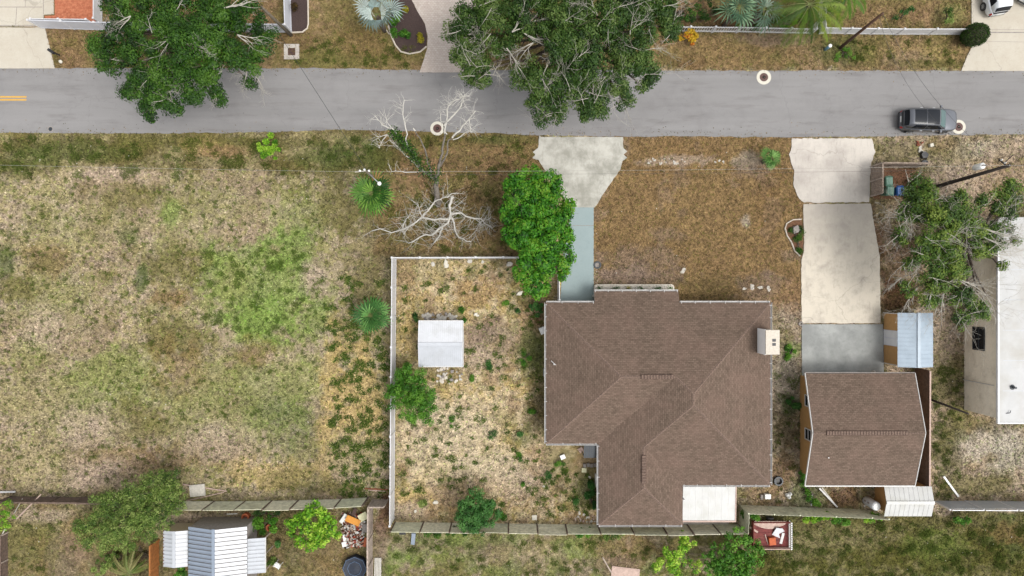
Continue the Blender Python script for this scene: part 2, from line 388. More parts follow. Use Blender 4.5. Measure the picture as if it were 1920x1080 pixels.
# ------------------------------------------------------------------ noise and ground colour
def vnoise(x, y, seed=0):
    xi = np.floor(x).astype(np.int64); yi = np.floor(y).astype(np.int64); xf = x - xi; yf = y - yi
    u = xf*xf*(3-2*xf); v = yf*yf*(3-2*yf)
    def h(a, b):
        n = (a*374761393 + b*668265263 + seed*1442695041) & 0xffffffff
        n = ((n ^ (n >> 13)) * 1274126177) & 0xffffffff
        return ((n ^ (n >> 16)) & 0xffff) / 65535.0
    return (h(xi,yi)*(1-u)+h(xi+1,yi)*u)*(1-v) + (h(xi,yi+1)*(1-u)+h(xi+1,yi+1)*u)*v
def fbm(x, y, sc, oct=4, seed=0):
    t = 0; a = 1; s = 0; x = x/sc; y = y/sc
    for i in range(oct):
        t = t + a*vnoise(x, y, seed+i*17); s += a; a *= 0.55; x = x*2.03+5.1; y = y*2.03+3.7
    return t/s
def sstep(a, b, x):
    t = np.clip((x-a)/(b-a), 0, 1); return t*t*(3-2*t)
PAL = dict(S=(198,178,160), T=(180,166,128), O=(126,120,72), B=(146,118,82), G=(136,160,82), D=(78,104,52), Y=(206,180,124),
           Pp=(220,204,178), R=(110,76,56), L=(98,96,48), E=(158,132,94), U=(150,130,116), W=(218,208,194), N=(104,94,62), GG=(128,144,82), RB=(166,134,104), LG=(156,158,100))
PL = {k: lin(v)*K for k, v in PAL.items()}
BLOBS = [  # cx, cy, rx, ry, colour, strength
 (490,540,120,85,'G',.7),(480,610,60,50,'G',.6),(330,440,60,60,'LG',.3),(160,420,100,50,'LG',.3),(380,380,120,30,'LG',.3),(560,420,60,60,'G',.35),(100,560,90,70,'LG',.35),(240,720,120,60,'G',.3),(120,740,100,60,'LG',.4),(500,740,90,70,'G',.4),(390,800,110,60,'LG',.4),(150,280,160,26,'L',.6),(30,315,70,22,'L',.6),(420,268,260,12,'L',.55),(620,300,80,30,'L',.55),(700,300,50,30,'L',.6),(860,265,120,12,'L',.5),(680,400,60,40,'N',.4),(1400,30,150,30,'N',.75),(1420,45,120,12,'R',.5),(1290,45,40,14,'N',.6),(660,110,110,18,'L',.5),(700,60,80,40,'O',.4),(545,475,55,40,'G',.6),(500,590,70,45,'G',.55),(430,530,50,40,'LG',.6),(580,600,40,50,'G',.5),(320,400,18,26,'G',.6),
 (395,500,25,45,'G',.5),(250,690,60,40,'LG',.6),(160,700,45,30,'LG',.6),(60,660,40,30,'LG',.5),(400,720,60,50,'LG',.55),(540,800,55,60,'D',.36),
 (560,700,60,45,'LG',.55),(330,500,60,38,'O',.7),(330,640,60,35,'O',.75),(320,560,45,20,'B',.6),(80,495,22,18,'D',.5),(10,495,18,30,'D',.55),(30,540,35,25,'O',.75),
 (265,520,12,24,'D',.65),(240,440,20,18,'D',.4),(90,490,40,30,'B',.5),(250,370,60,25,'O',.6),(90,620,40,40,'S',.6),(230,870,90,40,'RB',.45),(180,890,60,30,'S',.7),
 (360,850,90,30,'RB',.4),(400,830,60,35,'S',.6),(60,870,60,50,'T',.6),(250,790,60,45,'O',.6),(60,760,60,40,'T',.5),(160,800,60,40,'S',.5),(330,690,50,50,'B',.45),(480,660,35,25,'B',.5),(590,520,25,30,'S',.8),
 (120,285,120,20,'D',.28),(330,265,110,16,'O',.6),(30,300,60,25,'D',.25),(380,275,45,16,'Y',.35),(420,285,60,12,'RB',.5),(600,290,50,20,'D',.28),(620,300,40,20,'D',.25),(200,325,70,12,'S',.6),
 (690,480,60,60,'N',.4),(640,390,50,50,'O',.6),(690,540,35,50,'O',.6),(660,640,45,60,'O',.5),(680,740,50,110,'Y',.75),(625,720,22,110,'Y',.7),(610,820,18,70,'Y',.6),(660,850,60,40,'T',.7),(500,890,90,25,'Y',.5),(560,900,60,20,'O',.5),(640,915,80,12,'O',.6),
 (800,320,40,25,'RB',.5),(870,370,25,20,'R',.5),(900,290,70,30,'RB',.35),(860,310,40,20,'N',.4),(900,400,60,60,'N',.5),(780,440,60,25,'N',.45),(700,290,40,25,'D',.35),(670,265,45,14,'D',.35),(920,262,45,8,'D',.4),
 (1250,300,90,40,'B',.3),(1300,400,100,60,'E',.4),(1180,490,60,25,'U',.55),(1150,520,60,20,'U',.7),(1220,520,60,22,'U',.6),(1330,540,70,22,'N',.45),(1430,540,50,25,'U',.5),(1250,440,30,14,'U',.45),(1400,415,10,14,'W',.5),(1440,390,40,60,'B',.5),(1480,560,30,30,'RB',.5),
 (1270,302,65,10,'S',.65),(1400,300,25,16,'W',.4),(1405,320,25,16,'U',.5),
 (1475,720,22,60,'W',.42),(1470,640,16,22,'O',.5),(1485,655,18,14,'G',.5),(1470,800,25,50,'N',.55),(1480,760,16,20,'D',.5),(1465,880,25,40,'RB',.6),(1510,930,40,30,'D',.55),(1590,930,38,22,'R',.75),(1440,930,40,22,'RB',.5),(1370,930,30,20,'O',.4),
 (1690,340,45,26,'R',.85),(1640,470,18,90,'R',.7),(1680,560,30,30,'R',.75),(1690,480,40,60,'R',.55),(1680,285,50,22,'O',.55),(1790,285,60,25,'O',.5),(1840,280,40,18,'W',.4),(1880,330,60,50,'RB',.35),(1780,340,40,30,'S',.5),(1770,270,25,14,'RB',.3),(1890,280,40,25,'S',.5),
 (1770,650,25,80,'S',.6),(1780,720,40,60,'O',.75),(1850,830,55,35,'W',.55),(1900,850,40,40,'W',.5),(1800,790,40,30,'O',.6),(1820,910,80,20,'O',.65),(1775,850,25,40,'L',.6),(1860,800,30,15,'N',.5),
 (900,540,50,30,'RB',.5),(800,500,40,30,'T',.5),(930,640,60,40,'U',.55),(905,620,30,25,'U',.6),(890,670,40,30,'S',.5),(780,620,30,60,'Y',.5),(990,620,25,60,'RB',.6),(1010,700,18,90,'N',.6),(1000,660,30,45,'D',.6),(1010,780,25,45,'N',.5),(830,690,40,25,'N',.4),
 (1000,920,60,40,'U',.4),(960,890,50,30,'S',.5),(900,905,60,20,'RB',.5),(770,930,40,20,'Y',.55),(760,960,40,18,'S',.7),(1080,900,35,60,'N',.45),(1100,860,25,40,'RB',.5),(1095,920,22,40,'D',.45),(1050,860,25,25,'D',.35),(860,950,60,25,'RB',.5),(1090,970,30,14,'RB',.5),(980,820,20,20,'D',.4),
 (760,520,25,50,'E',.5),(960,490,40,16,'N',.5),(990,560,30,20,'N',.55),(1015,590,16,30,'R',.5),
 (780,1040,60,25,'G',.35),(745,1045,28,30,'G',.5),(920,1030,60,20,'U',.35),(1010,1035,80,30,'T',.4),(1080,1030,40,20,'G',.5),(1180,1030,70,35,'RB',.5),(1150,1060,40,20,'U',.5),(720,970,18,40,'R',.8),(715,1020,14,40,'U',.6),(775,1015,40,18,'U',.6),(860,1010,80,12,'G',.3),
 (1500,1020,50,30,'T',.4),(1770,1050,60,40,'D',.3),(840,840,90,70,'Pp',.6),(930,880,60,40,'Pp',.45),(800,780,50,40,'Pp',.45),(900,780,60,40,'Pp',.4),(800,640,30,60,'Pp',.2),(260,1050,70,30,'N',.6),(490,990,50,20,'N',.5),(1660,1040,120,40,'L',.5),(1430,1060,60,25,'L',.5),(1800,1040,120,40,'L',.6),(1750,1020,60,30,'G',.25),(1600,1010,80,20,'T',.3),(1890,1000,40,20,'B',.5),
 (330,975,40,12,'S',.7),(420,968,60,10,'S',.6),(70,965,60,14,'S',.6),(150,1010,30,40,'RB',.55),(120,1050,40,40,'U',.5),(50,1030,50,50,'O',.5),(560,1040,60,40,'N',.4),(630,1050,40,40,'B',.4),(480,975,50,20,'N',.45),(520,1000,30,40,'N',.5),
 (130,90,50,40,'B',.4),(150,110,40,20,'RB',.4),(600,100,70,30,'O',.5),(680,80,60,40,'B',.5),(640,115,100,14,'O',.5),(480,20,50,30,'RB',.6),(560,75,40,20,'R',.35),
 (1350,100,120,25,'E',.75),(1450,75,70,12,'U',.6),(1580,95,50,25,'D',.5),(1620,100,30,20,'O',.6),(1720,100,80,20,'Y',.3),(1700,112,50,14,'U',.4),(1750,120,70,8,'O',.6),(1650,20,80,25,'E',.4),(1740,20,40,30,'RB',.4),(1780,30,25,25,'LG',.5),(1560,40,20,14,'O',.5),(1300,20,50,30,'RB',.5),(1280,115,50,14,'R',.25),
]
def ground_color(X, Y):
    n1 = fbm(X, Y, 90, 5, 1); n2 = fbm(X, Y, 26, 4, 9); n3 = fbm(X, Y, 9, 3, 31); n4 = fbm(X, Y, 40, 4, 77)
    c = np.empty(X.shape + (3,)); 
    def mix(col, wgt):
        nonlocal c
        c = c*(1-wgt[...,None]) + PL[col]*wgt[...,None]
    c[...] = PL['T']
    mix('S', sstep(.42,.58,n1*.4+n3*.6)*.85); mix('O', sstep(.46,.6,n4*.45+n3*.55)*.85); mix('LG', sstep(.52,.68,n2)*.35); mix('S', sstep(.5,.6,n3)*.45); mix('B', sstep(.55,.7,n1)*.25)
    def reg(x0,y0,x1,y1,e=10):
        q = (n2-.5)*30
        return sstep(x0-e,x0+e,X+q)*(1-sstep(x1-e,x1+e,X+q))*sstep(y0-e,y0+e,Y+q)*(1-sstep(y1-e,y1+e,Y+q))
    r = reg(-200,235,1010,318,8); mix('O', r*.6); mix('T', r*sstep(.48,.64,n2)*.35); mix('RB', r*sstep(.52,.64,n4)*.35); mix('L', r*sstep(.5,.66,n4)*.5)
    r = reg(700,245,1020,480); mix('B', r*.75); mix('O', r*sstep(.42,.6,n3)*.7); mix('RB', r*sstep(.5,.65,n4)*.5)
    r = reg(1105,250,1510,570); mix('B', r*.9); mix('E', r*sstep(.42,.62,n2*.6+n3*.4)*.75); mix('U', r*sstep(.58,.7,n4)*.5)
    r = reg(744,488,1115,985); mix('Y', r*.75); mix('Pp', r*sstep(.36,.58,n3*.6+n4*.4)*.6); mix('O', r*sstep(.52,.66,n2)*.5); mix('RB', r*sstep(.56,.7,n4)*.5)
    r = reg(1446,570,1512,985,5); mix('U', r*.6); mix('Pp', r*sstep(.45,.65,n3)*.4)
    r = reg(1640,250,2200,980); mix('S', r*.55); mix('O', r*sstep(.45,.62,n4)*.6); mix('RB', r*sstep(.5,.7,n2)*.3)
    r = reg(700,990,2300,1500,6); mix('O', r*.8); mix('S', r*sstep(.46,.62,n3*.5+n2*.5)*.5); mix('GG', r*sstep(.5,.66,n4)*.5)
    r = reg(1420,962,2300,1500,6); mix('L', r*.85); mix('T', r*sstep(.52,.66,n3*.4+n4*.6)*.35); mix('D', r*sstep(.5,.66,n1)*.4)
    r = reg(-400,945,700,1500,6); mix('O', r*.6); mix('RB', r*sstep(.46,.64,n2)*.4)
    r = reg(-400,-600,2300,131,4); mix('B', r*.7); mix('O', r*sstep(.42,.6,n2)*.6); mix('E', r*sstep(.5,.65,n3)*.3)
    for (cx,cy,rx,ry,col,st) in BLOBS:
        m = (np.abs(X-cx) < rx*2.2) & (np.abs(Y-cy) < ry*2.2)
        if not m.any(): continue
        d = np.sqrt(((X[m]-cx)/rx)**2 + ((Y[m]-cy)/ry)**2) + (n2[m]-.5)*1.3 + (n3[m]-.5)*.9
        ww = (1-sstep(.55,1.35,d))*st
        cc = c[m]; c[m] = cc*(1-ww[:,None]) + PL[col]*ww[:,None]
    k = 0.72 + 0.72*fbm(X, Y, 6, 3, 55); c = c*k[...,None]
    return c

# ------------------------------------------------------------------ hard surfaces (pixel outlines on the ground)
def wobble(pts, step=10, amp=1.0, seed=1):
    rg = random.Random(seed); out = []
    for i, a in enumerate(pts):
        b = pts[(i+1)%len(pts)]; L = math.hypot(b[0]-a[0], b[1]-a[1]); n = max(1, int(L/step))
        for k in range(n):
            t = k/n; j = amp if k else 0
            out.append((a[0]+(b[0]-a[0])*t+rg.uniform(-j,j), a[1]+(b[1]-a[1])*t+rg.uniform(-j,j)))
    return out
ROAD = [(-2600,128)] + [(x, 128+ (x>700)*3 + (1.5 if x>1200 else 0)) for x in range(0,1921,60)] + [(4500,133),(4500,252)] + \
       [(1920,252),(1800,253),(1640,256),(1480,258),(1300,256),(1170,256),(1010,254),(940,250),(800,247),(640,243),(520,248),(300,250),(0,249),(-2600,249)]
DRIVE_TL = [(-300,49),(62,52),(84,50),(103,128.5),(-300,128.5)]
DRIVE_TL2 = [(-300,-250),(101,-250),(101,27),(82,28),(82,50),(-300,47)]
PAVER_RED = [(103,-200),(180,-200),(180,44),(84,44),(84,30),(103,29)]
PAVER_C = [(768,-200),(772,0),(782,20),(797,45),(802,68),(801,92),(787,136),(905,136),(912,60),(915,-200)]
DRIVE_C = [(1011,254),(1015,257),(1168,257),(1169,278),(1176,284),(1169,290),(1176,296),(1167,302),(1163,318),(1140,350),(1115,389),(1074,389),(1040,350),(1010,300),(998,296),(1004,290),(999,285),(1009,277)]
WALK = [(1072,389),(1113,389),(1113,572),(1050,572),(1056,480)]
DRIVE_R1 = [(1484,260),(1634,260),(1641,285),(1633,305),(1631,340),(1629,379),(1508,380),(1498,372),(1488,350),(1489,320),(1479,290),(1484,275)]
DRIVE_R2 = [(1506,383),(1632,382),(1638,420),(1644,455),(1649,480),(1650,606),(1503,606),(1502,490),(1507,470)]
DRIVE_R3 = [(1503,608),(1655,608),(1657,712),(1503,712)]
DRIVE_TR = [(1822,-200),(2300,-200),(2300,134),(1802,133),(1813,105),(1821,90)]
HARD = [ROAD, DRIVE_TL, DRIVE_TL2, PAVER_RED, PAVER_C, DRIVE_C, WALK, DRIVE_R1, DRIVE_R2, DRIVE_R3, DRIVE_TR]
def inpoly(X, Y, poly):
    r = np.zeros(X.shape, bool); n = len(poly); j = n-1
    for i in range(n):
        xi, yi = poly[i][:2]; xj, yj = poly[j][:2]
        if yi != yj: r ^= ((yi > Y) != (yj > Y)) & (X < (xj-xi)*(Y-yi)/(yj-yi)+xi)
        j = i
    return r

# ground: one sheet, fine inside the picture, coarse to the horizon
fx = np.arange(-47, 47.01, 0.16); fy = np.arange(-27.5, 27.51, 0.16)
xs = np.concatenate([[-1500,-600,-250,-110,-70,-54], fx, [54,70,110,250,600,1500]]); ys = np.concatenate([[-1500,-600,-250,-110,-60,-36], fy, [36,60,110,250,600,1500]])
gx, gy = np.meshgrid(xs, ys); gX = gx*S+960; gY = 540-gy*S
gz = -0.05*fbm(gX, gY, 60, 4, 5) - 0.02*fbm(gX, gY, 8, 2, 6)
gc = ground_color(gX, gY); nx_, ny_ = len(xs), len(ys)
idx = np.arange(nx_*ny_).reshape(ny_, nx_)
gF = np.stack([idx[:-1,:-1], idx[:-1,1:], idx[1:,1:], idx[1:,:-1]], -1).reshape(-1,4)
go = np_obj('ground', np.stack([gx,gy,gz],-1).reshape(-1,3), gF, gc.reshape(-1,3), 'ground', kind='structure')
go.data.polygons.foreach_set('use_smooth', [True]*len(go.data.polygons))

def slab(name, pts, z0, z1, mat, amp=0.8, step=9, seed=1, kind='structure'):
    pts = wobble(pts, step, amp, seed) if amp else pts
    o = MB().prism([tuple(P(x,y))[:2] for x,y in pts], z0, z1).build(name, mat)
    o['kind'] = kind; return o
slab('road', ROAD, -0.12, 0.02, 'asphalt', 1.3, 12)
slab('driveway', DRIVE_TL, -0.1, 0.04, 'concrete_cream', 0.2)
slab('driveway', DRIVE_TL2, -0.1, 0.036, 'concrete_cream', 0.2)
slab('paved_path', PAVER_RED, -0.1, 0.03, 'paver_red', 0)
slab('driveway', PAVER_C, -0.1, 0.045, 'paver', 0.4)
slab('driveway', DRIVE_C, -0.1, 0.05, 'concrete_white', 0.8, 6)
slab('path', WALK, -0.1, 0.055, 'paint_blue', 0.1)
dr = slab('driveway', DRIVE_R1, -0.1, 0.05, 'concrete_old', 1.3, 6)
slab('driveway', DRIVE_R2, -0.1, 0.06, 'concrete_warm', 0.8, 7)
slab('driveway', DRIVE_R3, -0.1, 0.055, 'paint_grey', 0.3)
slab('driveway', DRIVE_TR, -0.1, 0.045, 'concrete_cream', 0.2)
# expansion joints and seams as thin dark strips
def joint(a, b, z, wpx=1.0, mat='stone_grey', name='expansion_joint'):
    o = MB().bar(P(*a)+Vector((0,0,z)), P(*b)+Vector((0,0,z)), wpx/S, 0.008).build(name, mat); o['kind'] = 'structure'; return o
joint((0,13.5),(80,13.5),.038); joint((32,13.5),(30,48),.038,.8); joint((82,-60),(82,27),.038); joint((-100,48),(70,48),.037,1.2); joint((48,-60),(48,13.5),.038,.7)
joint((1817,61),(2200,62),.047,2.0); joint((1815,56),(2200,57),.047,.6); joint((1815,78),(2000,80),.047,.5)
joint((1057,423),(1113,423),.057,.9)

# mulch beds with pale kerb edging
def bed(pts, edge, name='mulch_bed'):
    slab(name, pts, -0.05, 0.035, 'mulch', 1.0, 5)
    return MB().tube([P(x,y,0.06) for x,y in edge], 0.07, 5).build('kerb', 'edging')
B1 = [(742,-40),(768,-40),(773,2),(783,22),(797,46),(801,68),(800,86),(788,96),(768,100),(752,96),(741,84),(733,66),(729,44),(735,20)]
o = bed(B1, [(728,48),(733,66),(741,84),(752,97),(768,101),(788,97),(800,87)]); o['kind']='structure'
o = MB().tube([P(x,y,0.06) for x,y in [(683,-4),(700,28),(718,48),(730,64)]], 0.05, 5).build('kerb','edging'); o['kind']='structure'
B2 = [(543,-40),(577,-40),(578,45),(575,54),(567,60),(543,61)]
o = bed(B2, [(577,-40),(578,45),(576,53),(567,60),(545,61)]); o['kind']='structure'
B3 = [(1487,413),(1503,412),(1506,440),(1505,470),(1503,480),(1494,474),(1486,455),(1476,440),(1472,424)]
o = MB().tube([P(x,y,0.07) for x,y in [(1503,411),(1487,412),(1475,419),(1472,428),(1476,442),(1484,454),(1490,470),(1500,480)]], 0.06, 5).build('kerb','edging'); o['kind']='structure'
slab('planting_soil', B3, -0.05, 0.03, 'soil_brown', 0.5, 6)

# road furniture: manholes, drain, line paint
def manhole(px, py, r0, r1, label):
    c = P(px,py); t = thing('manhole_cover', label, 'manhole', (c.x,c.y,0.02), 'round manholes set in pale collars')
    MB().lathe((c.x,c.y,0.0), [(r0,0.0),(r0,0.034),(r0*.97,0.038)], 32).build('collar','ring_white',t)
    l = MB().lathe((c.x,c.y,0.0), [(r1,0.0),(r1,0.046),(r1*.8,0.05)], 28).build('lid','iron_brown',t)
    m = MB()
    for k in range(1,4): m.lathe((c.x,c.y,0.049), [(r1*.22*k,0),(r1*.22*k,0.006),(r1*.22*k-.03,0.007)], 20)
    m.build('lid_ring','iron_brown',l)
    MB().lathe((c.x,c.y,0.05),[(.035,0),(.03,.012)],8).build('lift_boss','stone_pale',l)
manhole(820,241,.60,.36,'manhole with white collar at the road edge behind the dead tree')
manhole(1432,145,.62,.36,'manhole with cream collar alone near the far side of the road')
manhole(1797,238,.60,.36,'manhole with cream collar just in front of the parked grey car')
c = P(95,242); t = thing('valve_cover','small grey valve cover at the near left edge of the road','cover',(c.x,c.y,.02))
MB().lathe((c.x,c.y,0),[(.24,0),(.24,.026),(.22,.029)],18).build('rim','stone_grey',t); MB().lathe((c.x,c.y,0),[(.17,0),(.17,.033)],18).build('lid','dark_metal',t)
c = P(547,97); t = thing('storm_drain','square concrete storm drain with rusty grate on the verge','drain',(c.x,c.y,0))
m = MB()
for (a,b) in (((-.65,-.65),(.65,-.32)),((-.65,.32),(.65,.65)),((-.65,-.32),(-.32,.32)),((.32,-.32),(.65,.32))): m.box((c.x+a[0],c.y+a[1],-.1),(c.x+b[0],c.y+b[1],.05))
m.build('frame','concrete_old',t)
m = MB()
for k in range(9): m.box((c.x-.31,c.y-.30+k*.068,-.02),(c.x+.31,c.y-.30+k*.068+.04,.035))
m.build('grate','iron_brown',t); MB().box((c.x-.318,c.y-.318,-.09),(c.x+.318,c.y+.318,-.05)).build('sump','plastic_black',t)
for k, yy in enumerate((181.5,187)):
    a = MB().bar(P(-900,yy)+Vector((0,0,.024)), P(50,yy+.3)+Vector((0,0,.024)), .14, .004).build('road_line','yellow_paint'); a['kind']='structure'

# ------------------------------------------------------------------ foliage generators
def pal(*cols, k=1.0): return [lin(c)*K*k for c in cols]
def leaf_quads(Pn, size, colors, up=0.6, rg=rng, asp=0.5, out=None):
    n = len(Pn)
    N = rg.normal(size=(n,3)); N /= np.linalg.norm(N,axis=1)[:,None]; N[:,2] = np.abs(N[:,2])+up
    if out is not None: N = N*.55 + out*1.1
    N /= np.linalg.norm(N,axis=1)[:,None]+1e-9
    A = rg.normal(size=(n,3)); T = np.cross(N,A); T /= np.linalg.norm(T,axis=1)[:,None]+1e-9; B = np.cross(N,T)
    s = (size*rg.uniform(.65,1.35,n))[:,None]
    V = np.stack([Pn-T*s*.5, Pn+B*s*asp*.5, Pn+T*s*.5, Pn-B*s*asp*.5],1).reshape(-1,3)
    F = np.arange(4*n).reshape(n,4); C = np.repeat(colors,4,0)
    return V,F,C
def crown_points(blobs, dens, clump_r, per, rg, shell=.45, flat=.7, palette=None, jitter=.18):
    """blobs: (px,py,rpx,z). Leaves gather in clumps spread through each blob's volume"""
    pts=[]; cols=[]; outs=[]
    palette = np.array(palette)
    for (px,py,r,z) in blobs:
        c = np.array(P(px,py,z)); rm = r/S/mag(z)
        n = max(3,int(dens*rm*rm))
        d = rg.normal(size=(n,3)); d /= np.linalg.norm(d,axis=1)[:,None]; d[:,2] = np.where(rg.random(n)<.75, np.abs(d[:,2]), d[:,2])
        q = c + d*(rm*rg.uniform(shell,1.0,n)**.6)[:,None]*np.array([1,1,flat])
        cr = clump_r*rg.uniform(.6,1.35,n); shade = np.clip(rg.random(n)*.75+rg.random()*.3,0,1)
        for i in range(n):
            m = int(per*rg.uniform(.6,1.3)*(cr[i]/clump_r)**1.5)+3
            g = rg.normal(size=(m,3)); g /= np.linalg.norm(g,axis=1)[:,None]; outs.append(g); g = g*(cr[i]*rg.random(m)**.4)[:,None]*np.array([1,1,.72])*rg.uniform(.85,1.12,(m,1)); pts.append(q[i]+g)
            t = np.clip(shade[i]+rg.normal(size=m)*jitter+g[:,2]/cr[i]*.12,0,.999)*(len(palette)-1); k=t.astype(int); f=(t-k)[:,None]
            cols.append(palette[k]*(1-f)+palette[k+1]*f)
    return np.concatenate(pts), np.concatenate(cols), np.concatenate(outs)
def twig(mb, p, d, L, r, depth, rg, spread=.6, up=.1, n=4, kink=.22):
    pts=[Vector(p)]; rad=[r]; d=Vector(d).normalized(); k=4
    for i in range(k):
        d=(d+Vector((rg.uniform(-1,1),rg.uniform(-1,1),rg.uniform(-1,1)))*kink+Vector((0,0,up*.25))).normalized()
        pts.append(pts[-1]+d*L/k); rad.append(max(.006,r*(1-(i+1)/k*.75)))
        if depth>0 and rg.random()<.85:
            a=Vector((rg.uniform(-1,1),rg.uniform(-1,1),rg.uniform(-.4,.6)))
            twig(mb, pts[-1], d*.7+a*spread, L*rg.uniform(.4,.7), rad[-1]*.7, depth-1, rg, spread, up, max(3,n-1), kink)
    mb.tube(pts,rad,n,cap=False)
def limb(mb, a, b, r0, r1, rg, sag=.1, n=6, seg=6):
    a=Vector(a); b=Vector(b); L=(b-a).length; pts=[]; rad=[]
    for i in range(seg+1):
        t=i/seg; p=a.lerp(b,t)+Vector((0,0,math.sin(t*math.pi)*L*sag)); j=L*.035*(1 if 0<i<seg else 0)
        pts.append(p+Vector((rg.uniform(-j,j),rg.uniform(-j,j),rg.uniform(-j,j)))); rad.append(r0+(r1-r0)*t)
    mb.tube(pts,rad,n); return pts
def tree(name, label, base_px, fork_z, blobs, palette, leaf=.16, dens=9, per=60, clump=.45, bark='bark', trunk_r=.3, twigs=(), seed=1, cat='tree', group=None, flat=.7, up=.6, shell=.45, extra_twigs=0, twig_mat='bark_pale', twig_len=1.4, asp=.5, limb_every=1, rs=1.0):
    rg=np.random.default_rng(seed); rr=random.Random(seed)
    b=P(*base_px); t=thing(name,label,cat,(b.x,b.y,0),group)
    blobs=[(x,y,q*rs,z) for x,y,q,z in blobs]; pts,cols,outs=crown_points(blobs,dens,clump,per,rg,palette=palette,flat=flat,shell=shell)
    pts[:,2]=np.maximum(pts[:,2],.05)
    V,F,C=leaf_quads(pts,leaf,cols,up,rg,asp,outs)
    np_obj('crown',V,F,C,'leaf',t)
    m=MB(); f=Vector((b.x+rr.uniform(-.2,.2),b.y+rr.uniform(-.2,.2),fork_z))
    limb(m,(b.x,b.y,-.1),f,trunk_r*1.25,trunk_r*.85,rr,0,9,5); m.build('trunk',bark,t,True)
    m=MB()
    for i,(px,py,r,z) in enumerate(blobs):
        if i%limb_every: continue
        e=P(px,py,z+.1); q=limb(m,f,e,trunk_r*.42,trunk_r*.1,rr,.12)
        for k in range(3):
            s=rr.choice(q[3:]); twig(m,s,Vector((rr.uniform(-1,1),rr.uniform(-1,1),rr.uniform(0,.8))),r/S*.8,trunk_r*.12,1,rr)
    m.build('limbs',bark,t,True)
    m=MB(); any_=False
    for (x0,y0,z0,x1,y1,z1,dep) in twigs:
        a=P(x0,y0,z0); e=P(x1,y1,z1); any_=True
        for k in range(2): twig(m,a,(e-a)+Vector((rr.uniform(-.3,.3),rr.uniform(-.3,.3),0)),(e-a).length*rr.uniform(.8,1.1),.05,dep,rr,.55)
    for k in range(extra_twigs):
        (px,py,r,z)=rr.choice(blobs); an=rr.uniform(0,6.28); q=rr.uniform(0,.9)
        a=P(px+math.cos(an)*r*q,py+math.sin(an)*r*q,z+.45*r/S*math.sqrt(max(0,1-q*q))*flat*1.6)
        twig(m,a,(rr.uniform(-1,1),rr.uniform(-1,1),rr.uniform(.0,.5)),twig_len*rr.uniform(.6,1.2),.032,2,rr,.7); any_=True
    if any_: m.build('dead_twigs',twig_mat,t)['kind']='stuff'
    return t
def fan_palm(label, px, py, z, r_px, palette, nfr=26, seed=1, base_px=None, trunk_r=.16, name='fan_palm', droop=.25, group=None, dead=0, leafw=.05, pr=(.25,.55), nl=11):
    rg=random.Random(seed); c=P(px,py,z); b=P(*base_px) if base_px else Vector((c.x,c.y,0))
    t=thing(name,label,'palm',(b.x,b.y,0),group)
    m=MB(); limb(m,(b.x,b.y,-.1),c,trunk_r*1.2,trunk_r,rg,0,8,5); m.build('trunk','bark',t,True)
    Rm=r_px/S/mag(z); palette=[np.array(q) for q in palette]
    fr=MB(); cols=[]; pet=MB()
    for i in range(nfr):
        az=i*2.39996+rg.uniform(-.3,.3); el=(rg.uniform(-.25,.6) if i%3 else rg.uniform(.35,.95)) if i<nfr*.8 else rg.uniform(-.5,.1)
        d=Vector((math.cos(az)*math.cos(el),math.sin(az)*math.cos(el),math.sin(el)))
        pl=Rm*rg.uniform(*pr)*(1 if i%3 or pr[1]>.7 else .3); hub=c+d*pl; pet.tube([c,c+d*pl*.5+Vector((0,0,.04)),hub],[.025,.02,.015],4)
        sx=d.cross(Vector((0,0,1))); sx=sx.normalized() if sx.length>.01 else Vector((1,0,0)); nup=sx.cross(d)
        L=Rm*rg.uniform(.5,.72); col=palette[rg.randrange(len(palette))]*rg.uniform(.8,1.2)
        if i>=nfr-dead: col=np.array(lin((176,140,84))*K)
        for k in range(nl):
            a=(2*k/(nl-1)-1)*1.6; q=d*math.cos(a)+sx*math.sin(a); ll=L*(1-.28*abs(a)/1.6)*rg.uniform(.85,1.1)
            mid=hub+q*ll*.55+nup*.05*ll; tip=hub+q*ll-Vector((0,0,ll*droop*rg.uniform(.4,1.4))); w=q.cross(nup)*leafw
            o=len(fr.v); fr.v+= [tuple(hub),tuple(mid+w),tuple(tip),tuple(mid-w)]; fr.f.append((o,o+1,o+2,o+3)); cols+= [col*rg.uniform(.8,1.2)]*4
    np_obj('fronds',np.array(fr.v),np.array(fr.f),np.array(cols),'leaf',t); pet.build('petioles','leaf_stem',t)
    return t
